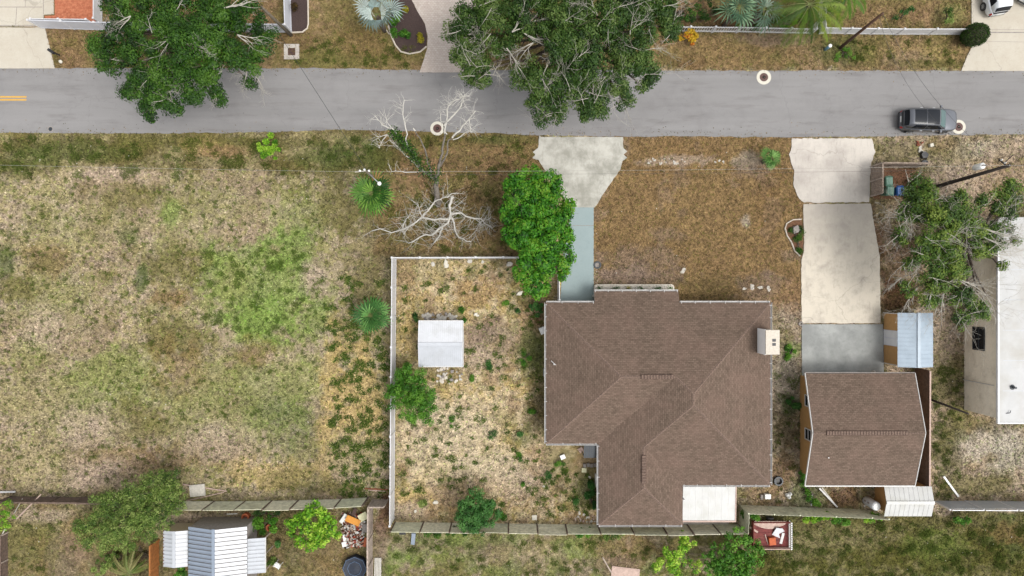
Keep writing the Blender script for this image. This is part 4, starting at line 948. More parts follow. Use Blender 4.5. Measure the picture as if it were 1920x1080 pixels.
# ------------------------------------------------------------------ fences
def fence(name,label,pts,h,plen,mat,style,postmat=None,group=None,ph=.12,mats=None,z_j=.05,seed=1):
    """pts: foot of the fence in photo pixels. One post and one panel object per bay"""
    rr=random.Random(seed); b=P(*pts[0]); t=thing(name,label,'fence',(b.x,b.y,0),group); last=None
    for i in range(len(pts)-1):
        a,e=P(*pts[i]),P(*pts[i+1]); L=(e-a).length; n=max(1,round(L/plen)); d=(e-a)/L; rz=math.atan2(d.y,d.x); nrm=Vector((-d.y,d.x,0))
        for k in range(n+1):
            if k==0 and i>0: continue
            p=a.lerp(e,k/n); pm=MB().obox((p.x,p.y,h/2+ph/2-.05),(.11,.11,h+ph+.0),rz)
            if style in('vinyl','picket'): pm.obox((p.x,p.y,h+ph+.01),(.16,.16,.05),rz).obox((p.x,p.y,h+ph+.05),(.09,.09,.05),rz)
            pm.build('post',postmat or mat,t)
        for k in range(n):
            p=a.lerp(e,k/n)+d*.06; q=a.lerp(e,(k+1)/n)-d*.06; l=(q-p).length; m=MB(); mt=rr.choice(mats) if mats else mat; c=(p+q)/2
            lean=rr.uniform(-.03,.03)
            if style=='vinyl':
                m.obox((c.x,c.y,h-.06),(l,.06,.13),rz); m.obox((c.x,c.y,.12),(l,.06,.13),rz)
                nb_=int(l/.28)
                for j in range(nb_): s=p.lerp(q,(j+.5)/nb_); m.obox((s.x,s.y,h/2+.02),(l/nb_-.008,.028,h-.27),rz)
            elif style=='picket':
                for z in (.25,h-.12): m.obox((c.x,c.y,z),(l,.045,.1),rz)
                nb_=max(4,int(l/.21))
                for j in range(nb_): s=p.lerp(q,(j+.5)/nb_); m.obox((s.x,s.y,h/2+.02),(.07,.026,h-.02),rz)
            elif style=='plank':     # horizontal planks
                nb_=max(4,int(h/.25))
                for j in range(nb_):
                    z=.03+(j+.5)*(h-.03)/nb_; m.obox((c.x+nrm.x*lean*z+rr.uniform(-.006,.006),c.y+nrm.y*lean*z+rr.uniform(-.006,.006),z),(l,.028+rr.uniform(0,.012),h/nb_-rr.uniform(.006,.02)),rz,rr.uniform(-.006,.006))
            else:                    # vertical boards on rails
                for z in (.3,h-.3): m.obox((c.x-nrm.x*.035,c.y-nrm.y*.035,z),(l,.04,.09),rz)
                nb_=max(4,int(l/.15))
                for j in range(nb_):
                    s=p.lerp(q,(j+.5)/nb_); hh=h+rr.uniform(-z_j,z_j); m.obox((s.x+nrm.x*lean,s.y+nrm.y*lean,hh/2),(l/nb_-rr.uniform(.006,.022),.02,hh),rz+rr.uniform(-.05,.05),rr.uniform(-.008,.008))
                if style=='railtop': m.obox((c.x,c.y,h+.03),(l+.12,.12,.04),rz)
            if style=='lattice':
                o=m.build('panel',mt,t); m=MB(); nb_=int(l/.16)
                m.obox((c.x,c.y,h+.36),(l,.06,.05),rz)
                for j in range(nb_): s=p.lerp(q,(j+.5)/nb_); m.obox((s.x,s.y,h+.18),(.06,.03,.32),rz)
                m.build('lattice_top','vinyl',o)
            else: m.build('panel',mt,t)
    return t
fence('vinyl_fence','white vinyl privacy fence around the left and front of the back yard',[(739,970),(743,485),(1045,484),(1046,562)],2.0,2.44,'vinyl','vinyl',ph=.02)
fence('wood_fence','weathered grey plank fence along the bottom of the back yard',[(741,979),(900,981),(1060,983),(1240,984),(1384,983)],2.25,2.5,'wood_grey','plank','wood_dark',mats=['wood_grey','wood_grey_b'],ph=-.05,seed=3)
fence('wood_fence','greenish grey board fence jogging behind the patio and garage',[(1385,983),(1387,947),(1480,950),(1610,955),(1640,957)],2.2,2.5,'wood_grey','board','wood_grey',mats=['wood_grey','wood_grey_b'],ph=-.05,seed=4)
fence('wood_fence','grey green plank fence at the bottom right of the empty field',[(345,940),(460,940),(560,938),(640,936),(690,933)],2.25,2.45,'wood_grey','plank','wood_dark',mats=['wood_grey','wood_grey_b'],ph=-.05,seed=5)
fence('wood_fence','dark low fence along the bottom left of the empty field',[(20,931),(160,932),(250,936)],1.5,2.4,'wood_dark','railtop','wood_dark',ph=-.05,seed=6)
fence('wood_fence','weathered brown board fence beside the rubbish pile',[(728,936),(700,936),(699,1000),(699,1140)],2.0,2.4,'wood_weathered','railtop','wood_weathered',mats=['wood_weathered'],ph=-.05,seed=7)
t=fence('wood_fence','dark brown board fence squeezed behind the garage with pale top rail',[(1715,690),(1714,905)],2.0,2.4,'wood_dark','plank','wood_dark',ph=-.05,seed=8)
m=MB(); a,b=P(1715,690),P(1714,905); m.bar((a.x,a.y,2.03),(b.x,b.y,2.03),.12,.05); m.build('top_rail','pink_board',t)
fence('metal_fence','long grey panel fence with white lattice top at the lower right',[(1749,939),(1930,940),(2100,941)],1.95,2.4,'metal_lightgrey','lattice','vinyl',ph=.3,seed=9)
fence('vinyl_fence','white panel fence across the road behind the dark oak',[(80,53),(200,57),(380,59),(547,61),(543,-60)],1.7,2.3,'vinyl_cool','vinyl','vinyl',ph=.02,seed=10)
fence('vinyl_fence','short white fence run along the red brick paving',[(192,45),(192,-60)],1.2,2.3,'vinyl','vinyl',ph=.02,seed=11)
fence('vinyl_fence','low white rail fence in front of the long white fence on the left',[(82,49),(183,50)],1.5,2.2,'vinyl','vinyl',ph=.02,seed=21)
fence('picket_fence','open white picket fence under the palms across the road',[(1243,60),(1380,61),(1520,64),(1523,50)],1.15,1.9,'vinyl','picket',ph=.03,seed=12)
fence('vinyl_fence','low white panel fence ending at the round clipped bush',[(1536,-10),(1536,63),(1680,65),(1800,65)],1.2,2.2,'vinyl','vinyl',ph=.03,seed=13)
fence('wood_fence','weathered board screen around the wheelie bins',[(1632,368),(1632,313),(1716,314)],1.8,1.3,'wood_screen','railtop','wood_weathered',ph=-.05,seed=14)
slab('bare_soil',[(1634,316),(1714,317),(1718,345),(1700,372),(1636,374)],-.05,.012,'soil_brown',1.5,6)
fence('wood_fence','orange brown wood fence left of the metal sheds',[(298,1012),(298,1150)],1.35,2.4,'wood_orange','railtop','wood_orange',ph=-.05,seed=15)
fence('wood_fence','dark slatted fence at the lower left corner',[(15,998),(15,1150)],.8,2.2,'wood_dark','railtop','wood_weathered',ph=.05,seed=16)

# ------------------------------------------------------------------ poles and wires
def pole(label,bx,by,tx,ty,h,r,mat,name='utility_pole'):
    b=P(bx,by); e=P(tx,ty,h); t=thing(name,label,'pole',(b.x,b.y,0))
    MB().tube([(b.x,b.y,-.2),b.lerp(e,.5),e],[r,r*.85,r*.7],10).build('pole',mat,t,True); return t,e
up,UT=pole('dark utility pole with transformer beside the right hand oak',1756,350,1893,310,8.0,.17,'wood_pole_dark')
q=P(1843,320,6.4)+Vector((-.1,.35,0)); m=MB().lathe((q.x,q.y,5.7),[(.2,0),(.24,.05),(.24,.8),(.2,.86),(.05,.9)],16); tr=m.build('transformer','white_plastic',up,True)
for dx in (-.1,.1): MB().lathe((q.x+dx,q.y,6.58),[(.04,0),(.05,.1),(.03,.22)],8).build('bushing','stone_grey',tr)
m=MB().bar(UT+Vector((-.6,.5,-.25)),UT+Vector((.1,-.1,-.25)),.09,.1); m.bar(UT+Vector((-.3,.25,.0)),UT+Vector((-.05,.7,.4)),.05,.05); m.build('crossarm','wood_pole_dark',up)
m=MB()
for k in range(3): m.lathe(UT+Vector((-.5+k*.25,.42-k*.21,-.18)),[(.05,0),(.06,.08),(.03,.18)],8)
m.build('insulator','white_plastic',up)
p3,T3=pole('plain brown leaning pole on the verge across the road',1575,90,1655,25,6.4,.14,'wood_pole')
p4,T4=pole('grey wooden pole beside the white fence across the road',546,66,490,13,6.0,.15,'wood_pole_grey')
p2,T2=pole('utility pole with street lamp hidden behind the tall cabbage palm',728,357,688,322,8.0,.14,'wood_pole_grey')
q=P(711,344,8.0); MB().tube([T2+Vector((0,0,-.3)),T2.lerp(q,.6)+Vector((0,0,.1)),q],.035,6).build('lamp_arm','alloy',p2)
MB().lathe((q.x,q.y,7.9),[(.08,0),(.16,.06),(.13,.14),(.04,.18)],12).build('lamp_head','white_plastic',p2,True)
m=MB(); m.bar(T2+Vector((-.9,.0,-.1)),T2+Vector((.2,.1,-.1)),.07,.07); m.build('crossarm','bark_pale',p2)
for k in range(3): MB().lathe(T2+Vector((-.5+k*.33,.06+.08*(k%2),-.05)),[(.06,0),(.09,.1),(.05,.2)],8).build('insulator','white_plastic',p2)
p5,T5=pole('thin dark pole standing in the fence gap behind the garage',1735,745,1816,776,4.4,.1,'wood_pole_dark')
def wire(label,a,b,sag,r=.009,mat='wire_pale',n=24):
    pts=[Vector(a).lerp(Vector(b),i/n)-Vector((0,0,4*sag*(i/n)*(1-i/n))) for i in range(n+1)]
    return single(MB().tube(pts,r,4),'overhead_wire',mat,label,'wire',tuple(a))
LT=P(-420,299,8.0)
wire('pale overhead wire running from the street lamp pole to the right pole',T2,UT,.5)
wire('pale overhead wire leaving the street lamp pole to the left',T2+Vector((-.2,0,-.05)),LT,.4)
wire('lower faint wire strung along the road between the two poles',T2+Vector((0,0,-1.2)),UT+Vector((0,0,-1.6)),.5,.008,'wire_dark')
wire('dark wire crossing the road on the left towards the grey pole',T4,T2+Vector((-.05,.1,-.1)),.25,.016,'wire_dark')
wire('dark wire crossing the road behind the parked car',T3,UT+Vector((0,0,-.5)),1.3,.013,'wire_dark')
wire('second thin dark wire crossing the road near the parked car',T3+Vector((0,0,-.5)),UT+Vector((-.4,0,-1.0)),2.1,.011,'wire_dark')
wire('pale wire leaving the right pole towards the right edge',UT,P(2400,318,8),.4)

# ------------------------------------------------------------------ cars
def ring_sample(rings, xs_, x, t):
    """point on a lofted shell at station x and ring parameter t (0..1)"""
    i=max(0,min(len(xs_)-2,int(np.searchsorted(xs_,x)-1))); f=(x-xs_[i])/(xs_[i+1]-xs_[i]); n=len(rings[0])
    def q(r): k=min(n-2,int(t*(n-1))); g=t*(n-1)-k; return Vector(r[k]).lerp(Vector(r[k+1]),g)
    return q(rings[i]).lerp(q(rings[i+1]),f)
def patch(rings,xs_,x0,x1,t0,t1,off=.012,nx=8,nt=8,x0b=None,x1b=None):
    """curved panel lying on the shell, slightly proud; x0b/x1b: other x limits at t1"""
    m=MB(); pts=[]
    for j in range(nt+1):
        s=j/nt; a=x0+((x0b if x0b is not None else x0)-x0)*s; b=x1+((x1b if x1b is not None else x1)-x1)*s
        for i in range(nx+1):
            x=a+(b-a)*i/nx; t=t0+(t1-t0)*s; p=ring_sample(rings,xs_,x,t); e=.01
            dx=ring_sample(rings,xs_,min(xs_[-1],x+e),t)-ring_sample(rings,xs_,max(xs_[0],x-e),t); dt=ring_sample(rings,xs_,x,min(1,t+e))-ring_sample(rings,xs_,x,max(0,t-e))
            n=dt.cross(dx); n=n.normalized() if n.length>1e-9 else Vector((0,0,1)); n=n if n.dot(p-Vector((x,0,.6)))>0 else -n
            pts.append(p+n*off)
    w=nx+1; m.add(pts,[(j*w+i,j*w+i+1,(j+1)*w+i+1,(j+1)*w+i) for j in range(nt) for i in range(nx)]); return m
def loft(rings):
    m=MB(); n=len(rings[0])
    for r in rings: m.v+=[tuple(p) for p in r]
    for i in range(len(rings)-1):
        for k in range(n-1): m.f.append((i*n+k,(i+1)*n+k,(i+1)*n+k+1,i*n+k+1))
        m.f.append((i*n+n-1,(i+1)*n+n-1,(i+1)*n,i*n))
    m.f.append(tuple(range(n))); m.f.append(tuple((len(rings)-1)*n+k for k in range(n))[::-1]); return m
def car(label,px,py,rz,paint,glass_roof=True,group=None):
    b=P(px,py); t=thing('parked_car',label,'car',(b.x,b.y,.02),group,rz=rz)
    bx=[-2.36,-2.28,-2.05,-1.6,-.8,0,.8,1.2,1.65,2.05,2.27,2.36]; hw=[.56,.72,.86,.94,.965,.965,.96,.95,.93,.86,.72,.5]; zs=[.78,.93,1.02,1.05,1.04,1.02,1.0,.99,.94,.87,.78,.68]
    rings=[]
    for x,h,z in zip(bx,hw,zs):
        zb=.24+.1*max(0,abs(x)-2)
        half=[(h*.86,zb),(h*.98,zb+.14),(h,z*.62),(h*.985,z-.13),(h*.93,z-.04),(h*.78,z),(h*.4,z+.035),(0,z+.045)]
        rings.append([(x,-y,zz) for y,zz in half]+[(x,y,zz) for y,zz in half[:-1][::-1]])
    body=loft(rings).build('body',paint,t,True)
    gx=[-2.27,-2.2,-2.02,-1.7,-.8,0,.35,.7,1.0,1.22]; gt=[1.0,1.2,1.55,1.62,1.66,1.665,1.62,1.42,1.2,1.02]; gh=[.60,.60,.60,.625,.655,.66,.65,.66,.68,.70]; gbw=[.64,.72,.80,.86,.885,.88,.87,.855,.83,.78]
    gr_=[]
    for x,z,h,bw in zip(gx,gt,gh,gbw):
        zb=.98; half=[(bw,zb),(bw*.55+h*.45,zb+(z-zb)*.5),(h+.02,z-.07*min(1,(z-zb)*3)),(h*.93,z-.02),(h*.7,z+.005),(h*.35,z+.02),(0,z+.025)]
        gr_.append([(x,-y,zz) for y,zz in half]+[(x,y,zz) for y,zz in half[:-1][::-1]])
    cab=loft(gr_).build('cabin',paint,t,True)
    patch(gr_,gx,.44,1.14,.16,.84,.012,8,10).build('windshield','glass_teal' if glass_roof else 'glass_dark',cab,True)
    patch(gr_,gx,-2.25,-2.06,.14,.86,.012,6,10).build('rear_window','glass_dark',cab,True)
    if glass_roof:
        patch(gr_,gx,-1.72,-.74,.24,.76,.01,6,8).build('roof_glass','glass_dark',cab,True); patch(gr_,gx,-.71,.33,.24,.76,.01,6,8).build('roof_glass','glass_dark',cab,True)
    for t0,t1 in ((.015,.155),(.985,.845)):
        patch(gr_,gx,-1.75,-.62,t0,t1,.01,6,4,x0b=-1.55,x1b=-.62).build('side_window','glass_dark',cab,True)
        patch(gr_,gx,-.55,.95,t0,t1,.01,6,4,x0b=-.55,x1b=.42).build('side_window','glass_dark',cab,True)
    for s in (-1,1):
        MB().obox((.78,s*1.04,1.06),(.14,.2,.14),0).build('mirror',paint,t)
        for x in (-.75,.3): MB().obox((x,s*.975,.86),(.2,.035,.04),0).build('door_handle','alloy',body)
    for t0,t1 in ((.13,.28),(.87,.72)):
        patch(rings,bx,2.02,2.26,t0,t1,.008,4,4).build('headlight','lamp_clear',body,True); patch(rings,bx,-2.34,-2.22,.12 if t0<.5 else .88,.24 if t0<.5 else .76,.008,4,4).build('taillight','red_light',body,True)
    patch(rings,bx,-2.35,-2.2,.3,.7,.008,4,8).build('tailgate_trim','plastic_black',body,True)
    MB().obox((-2.37,0,.72),(.02,.5,.13),0).build('licence_plate','white_plastic',body)
    MB().obox((-2.26,0,.42),(.2,1.3,.2),0).build('bumper','plastic_black',body); MB().obox((2.27,0,.42),(.16,1.1,.2),0).build('bumper','plastic_black',body)
    for x in (-1.42,1.42):
        for s in (-1,1):
            c=Vector((x,s*.86,.35)); m=MB(); n=20
            prof=[(.2,-.11),(.33,-.12),(.355,-.08),(.355,.08),(.33,.12),(.2,.11)]; o=0
            for r,y in prof:
                for k in range(n): a=2*math.pi*k/n; m.v.append((c.x+r*math.cos(a),c.y+y,c.z+r*math.sin(a)))
            for i in range(len(prof)-1):
                for k in range(n): m.f.append((i*n+k,i*n+(k+1)%n,(i+1)*n+(k+1)%n,(i+1)*n+k))
            m.f.append(tuple(range(n))[::-1]); m.f.append(tuple((len(prof)-1)*n+k for k in range(n)))
            wh=m.build('wheel','tyre',t,True); r=MB()
            for k in range(10):
                a=2*math.pi*k/10; r.bar(c+Vector((0,s*.118,0)),c+Vector((math.cos(a)*.22,s*.118,math.sin(a)*.22)),.05,.03)
            r.build('rim','alloy',wh)
    return t
car('grey metallic suv with dark glass roof parked on the road',1731,229,math.radians(-1.5),'paint_car_grey')
car('white car with rear end showing at the top right driveway',1853,-18,math.radians(99),'paint_car_white',False)
car('second white car cut off by the top right corner',1937,-34,math.radians(62),'paint_car_white',False)

# ------------------------------------------------------------------ bins
def bin_(label,px,py,mat,rz=0):
    b=P(px,py); t=thing('wheelie_bin',label,'bin',(b.x,b.y,0),'wheelie bins inside the board screen',rz=rz)
    m=MB(); lo=[(-.24,-.28),(.24,-.28),(.24,.26),(-.24,.26)]; hi=[(-.30,-.36),(.30,-.36),(.30,.34),(-.30,.34)]
    m.add([(x,y,.08) for x,y in lo]+[(x,y,.98) for x,y in hi],[(3,2,1,0),(4,5,6,7),(0,1,5,4),(1,2,6,5),(2,3,7,6),(3,0,4,7)]); body=m.build('body',mat,t)
    m=MB(); m.add([(-.33,-.4,.985),(.33,-.4,.985),(.33,.38,.985),(-.33,.38,.985),(-.26,-.3,1.08),(.26,-.3,1.08),(.26,.28,1.08),(-.26,.28,1.08)],[(3,2,1,0),(4,5,6,7),(0,1,5,4),(1,2,6,5),(2,3,7,6),(3,0,4,7)]); m.obox((0,0,1.09),(.26,.3,.03)); m.build('lid',mat,t)
    MB().tube([(-.25,.42,.95),(.25,.42,.95)],.025,6).build('handle',mat,body)
    for s in (-1,1):
        m=MB(); n=12
        for x in (s*.25,s*.31):
            for k in range(n): a=6.283*k/n; m.v.append((x,.28+.12*math.cos(a),.12+.12*math.sin(a)))
        m.f=[(k,(k+1)%n,n+(k+1)%n,n+k) for k in range(n)]+[tuple(range(n))[::-1],tuple(range(n,2*n))]; m.build('wheel','tyre',t)
bin_('green wheelie bin nearest the road inside the board screen',1654,343,'plastic_green',.05)
bin_('green wheelie bin next to the blue one',1656,361,'plastic_green',-.06)
bin_('blue wheelie bin beside the oak tree',1675,361,'plastic_blue',.08)

# ------------------------------------------------------------------ rubble, stones and small things
def scatter(name,label,cat,group,pts,mat,rmin,rmax,seed,flat=.6):
    rr=random.Random(seed); src=[]
    for k in range(6):
        m=MB(); m.rock((0,0,-.02),1.0,seed*10+k,flat); src.append(m)
    meshes=[]
    for k,m in enumerate(src):
        me=bpy.data.meshes.new(name); me.from_pydata(m.v,[],m.f); me.materials.append(MATS[mat[k%len(mat)]]); meshes.append(me)
    for (x,y) in pts:
        p=P(x,y); o=bpy.data.objects.new(name,rr.choice(meshes)); COL.objects.link(o); s=rr.uniform(rmin,rmax)
        o.location=(p.x,p.y,-.02); o.scale=(s*rr.uniform(.9,1.5),s*rr.uniform(.7,1.0),s*rr.uniform(.7,1.1)); o.rotation_euler=(0,0,rr.uniform(0,3.14)); tag(o,label,cat,group)
rr=random.Random(11)
scatter('concrete_rubble','broken pale concrete piece in the row along the north wall of the white shed','rubble','rubble row north of the white shed',[(793+rr.uniform(0,63),588+rr.uniform(0,13)) for k in range(46)],['stone_pale','stone_pale','stone_grey'],.10,.21,1,.7)
scatter('concrete_rubble','pale block or stone scattered south of the white shed','rubble','rubble south of the white shed',[(rr.uniform(818,868),rr.uniform(688,716)) for k in range(22)]+[(842,719),(833,702),(836,708)],['stone_pale','stone_grey','stucco_planter'],.08,.19,2,.7)
scatter('stone','pale stone half buried in the gravel strip of the front lawn','stone','stones in the front lawn strip',[(rr.uniform(1215,1285),302+rr.uniform(-5,5)) for k in range(18)]+[(rr.uniform(1330,1360),302+rr.uniform(-4,4)) for k in range(5)],['stone_pale'],.05,.13,3,.4)
scatter('stepping_stone','flat pale stone set in the brown lawn near the house','stone','flat stones in the lawn near the house',[(1396,541),(1411,538),(1426,539),(1441,541),(1281,507)],['stone_pale'],.14,.22,4,.25)
scatter('stone','small pinkish stone in the pile by the rear wall of the house','stone','stone pile by the rear wall',[(rr.uniform(1076,1116),rr.uniform(960,980)) for k in range(30)],['stone_pale','pink_board'],.05,.12,5,.6)
scatter('stone','pale lump of limestone at the foot of the white vinyl fence','stone','limestone lumps along the vinyl fence',[(812,495),(836,493),(838,499),(881,490),(905,491),(955,495),(975,550),(997,548),(1000,542)],['stone_pale','ring_white'],.12,.26,6,.5)
scatter('stone','isolated white stone in the back yard grass','stone','white stones in the back yard',[(892,589),(895,592),(779,958),(816,942),(1020,912),(1106,895)],['ring_white'],.12,.2,7,.7)
c=P(1490,430); single(MB().rock((c.x,c.y,0),.38,5,.8),'boulder','stone_grey','rounded grey boulder in the edged planting bed by the driveway','boulder',(c.x,c.y,0))
def slabthing(name,label,cat,px,py,w_,d_,h_,mat,rz=0,z=0,group=None):
    b=P(px,py); m=MB().obox((b.x,b.y,z+h_/2),(w_,d_,h_),rz); e=min(w_,d_)*.08
    m.obox((b.x,b.y,z+h_+.006),(w_-2*e,d_-2*e,.014),rz)
    return single(m,name,mat,label,cat,(b.x,b.y,z),group)
slabthing('paving_slab','single square white paving slab by the rear plank fence','slab',1002,970,.42,.42,.1,'ring_white')
slabthing('paving_slab','tilted pale square slab beside the dark awning','slab',1089,843,.42,.42,.1,'pink_board',.6)
slabthing('paving_slab','cream square slab below the dark awning','slab',1095,881,.4,.38,.12,'cream_board')
slabthing('plastic_crate','white plastic crate lying in weeds near the awning','crate',1055,856,.42,.36,.2,'white_plastic',.4)
for k in range(4): slabthing('concrete_block','grey concrete block in the short row below the dark awning','block',1096+k*6.6,872-(k%2)*1.0,.24,.3,.2,'stone_grey',.05*k,group='blocks below the awning')
slabthing('air_conditioner','grey white air conditioner box tilted against the west wall','box',1017,619,.5,.55,.7,'white_plastic',.4)
slabthing('electric_meter','pale grey utility box low on the west wall of the house','box',1022,697,.3,.6,1.1,'metal_lightgrey')
for yy in (892,903): slabthing('utility_box','small white box on the wall under the west gutter','box',1117.5,yy,.2,.45,1.0,'white_plastic',group='white boxes under the west gutter')
slabthing('bucket_lid','white square tub with dark rim behind the house','tub',1437,929,.5,.4,.35,'white_plastic')
slabthing('concrete_block','small grey block beside the white tub','block',1427,931,.22,.4,.2,'stone_grey')
for k,(x,y) in enumerate(((1474,927),(1480,925),(1478,931))):
    c=P(x,y); single(MB().lathe((c.x,c.y,0),[(.12,0),(.15,.04),(.15,.22),(.05,.3),(.05,.34)],12),'plastic_jug','white_plastic','white plastic jug in the cluster behind the garage corner','jug',(c.x,c.y,0),'white jugs behind the garage',True)
def ring(label,px,py,r,h,mat,name,inner,cat):
    c=P(px,py); t=thing(name,label,cat,(c.x,c.y,0)); m=MB(); n=14
    for k in range(n): a=6.283*k/n; m.obox((c.x+r*math.cos(a),c.y+r*math.sin(a),h/2),(.12,6.283*r/n*.92,h),a)
    m.build('wall',mat,t); MB().lathe((c.x,c.y,-.03),[(r*.92,0),(r*.9,.07)],16).build('filling',inner,t); return t
ring('dark round fire ring between the house and the garage',1458,901,.33,.25,'dark_metal','fire_ring','plastic_black','fire ring')
ring('small dark round reel lying beside the grey walkway',1120,497,.26,.14,'dark_metal','hose_reel','stone_grey','hose reel')
ring('broken terracotta pot ring beside the metal workshop',508,987,.24,.35,'terracotta','flower_pot','soil_brown','pot')
ring('terracotta pot near the plank fence and the workshop',463,967,.26,.4,'terracotta','flower_pot','terracotta','pot')
ring('round stone cap at the corner of the driveway slab',1501,607,.14,.1,'stone_grey','round_cap','dark_metal','cap')
ring('small round cap near the garage roof edge',1637,698,.12,.12,'stone_pale','round_cap','stone_grey','cap')
# hydrant-like blue marker
c=P(1547,93); t=thing('water_marker','small pale blue water marker post on the far verge','marker',(c.x,c.y,0))
MB().lathe((c.x,c.y,0),[(.13,0),(.13,.75),(.1,.85)],12).build('post','plastic_sky',t,True); MB().lathe((c.x,c.y,.85),[(.15,0),(.15,.06),(.05,.1)],12).build('cap','white_plastic',t)
# letter box with lamp at the left verge
c=P(112,104); t=thing('mailbox','dark mailbox on a post beside the pale driveway at the upper left','mailbox',(c.x,c.y,0)); m=MB().bar((c.x,c.y,0),(c.x,c.y,1.1),.1,.1); m.build('post','wood_pole_dark',t)
MB().obox((c.x+.15,c.y-.1,1.2),(.55,.22,.26),-.6).build('box','plastic_black',t)
c=P(115,116); single(MB().lathe((c.x,c.y,0),[(.14,0),(.16,.08),(.1,.2)],10),'garden_ball','ring_white','small white ball on the ground by the mailbox','ball',(c.x,c.y,0),None,True)
# black sack, bricks and cube on the verge behind the bins
c=P(1730,298); m=MB(); m.rock((c.x,c.y+.25,0),.38,2,.8); m.rock((c.x+.05,c.y-.35,0),.33,4,.8); single(m,'rubbish_sack','plastic_black','black rubbish sack dumped on the verge by the bin screen','sack',(c.x,c.y,0))
for k in range(5): slabthing('brick','red brick piece dumped near the parked car','brick',1724+rr.uniform(-5,6),270+rr.uniform(-4,4),.22,.12,.1,'brick_red',rr.uniform(0,3),group='dumped red bricks')
slabthing('concrete_block','small white block dumped on the verge below the parked car','block',1744,273,.3,.28,.25,'ring_white',.3)
scatter('stone','grey rubble lump on the verge near the black sack','stone','grey rubble near the black sack',[(1729+rr.uniform(-6,6),283+rr.uniform(-6,6)) for k in range(9)],['stone_grey','stone_pale'],.08,.16,9)
# white tank standing by the south-east shed
c=P(1624,938); t=thing('water_tank','white upright cylinder tank standing by the tan shed wall','tank',(c.x,c.y,0))
MB().lathe((c.x,c.y,.06),[(.36,0),(.37,.05),(.37,1.45),(.33,1.5)],24).build('body','metal_white',t,True); MB().lathe((c.x,c.y,1.56),[(.30,0),(.28,.05),(.05,.07)],20).build('cap','white_plastic',t)
for k in range(3): a=2.1*k; MB().bar((c.x+.3*math.cos(a),c.y+.3*math.sin(a),-.02),(c.x+.3*math.cos(a),c.y+.3*math.sin(a),.08),.06,.06).build('leg','dark_metal',t)
for z in (.5,1.0): MB().obox((c.x-.36,c.y+.12,z),(.08,.12,.2),-.3).build('valve_box','stone_grey',t)
MB().tube([(c.x-.2,c.y-.34,.2),(c.x-.25,c.y-.5,.2),(c.x-.25,c.y-.5,.02)],.03,6).build('drain_pipe','alloy',t)
# loose poles and planks lying on the ground
def rod(label,a,b,w_=.08,mat='white_plastic',z0=.04,z1=.04,name='plank'):
    A=P(*a,z0); B=P(*b,z1); m=MB().bar(A,B,w_,w_*.6); d=(B-A).normalized(); m.bar(A+d*.03,A+d*.1,w_*1.15,w_*.75); return single(m,name,mat,label,name.replace('_',' '),(A.x,A.y,A.z))
rod('white plank lying on the dry grass right of the garage',(1769,893),(1797,931),.16)
rod('white plank leaning from the garage eave towards the rear fence',(1536,915),(1570,951),.13,'white_trim',.6,.05); rod('second thinner plank leaning beside the first behind the garage',(1541,914),(1566,946),.08,'stone_pale',.6,.05)
rod('short white stick lying behind the garage near the rear fence',(1523,926),(1521,948),.1)
rod('white pipe at the left edge above the dark fence',(-40,923),(29,922),.14,'white_trim',.1,.1,'pipe'); rod('long pale pole leaning over the dark fence at the lower left',(31,973),(77,927),.09,'pink_board',.1,1.2,'pipe'); rod('thin green pole by the dark fence at the lower left',(27,962),(42,935),.05,'stone_pale',.1,1.0,'pipe')
rod('pale pole under the lime bush at the left edge',(-6,1018),(10,992),.07,'stone_pale',.1,.9,'pipe')
rod('long pale plank lying by the rubbish sheet near the willow tree',(343,908),(425,921),.08,'pink_board',name='plank'); rod('second long pale plank angled towards the plank fence',(350,939),(420,923),.07,'pink_board')
rod('white sprinkler pipe on the dirt behind the workshop',(425,964),(445,963),.06)
slabthing('plastic_sheet','crumpled pale plastic sheet on the ground beside the willow tree','sheet',371,919,1.3,1.0,.12,'stone_pale',.1)
rod('brown plank beside the lower end of the vinyl fence',(684,916),(727,918),.1,'brick_red'); rod('second brown plank beside the vinyl fence corner',(690,919),(722,921),.08,'pink_board')
rod('grey plank leaning against the back of the plank fence',(776,999),(774,1020),.32,'metal_bluegrey',.3,.05,'board'); slabthing('plastic_sheet','small dark tarp scrap below the plank fence','scrap',755,1000,.55,.2,.05,'plastic_black')
rod('thin brown bar at the bottom edge beside the cracked slab',(1130,1045),(1150,1080),.1,'wood_weathered'); 
slabthing('concrete_slab','cracked pinkish slab cut off by the bottom edge','slab',1172,1078,2.4,1.3,.08,'pink_board',-.12)
# fallen slatted panel by the weathered fence
t=thing('pallet','white weathered slatted panel lying beside the brown board fence','pallet',tuple(P(708,1068)))
for k in range(5): a=P(703.5+k*2.6,1046,.1); b=P(702+k*2.8,1100,.1); MB().bar(a,b,.09,.04).build('slat','bark_white',t)
for yy in (1050,1072): a=P(702,yy,.05); b=P(716,yy,.05); MB().bar(a,b,.09,.05).build('rail','wood_weathered',t)

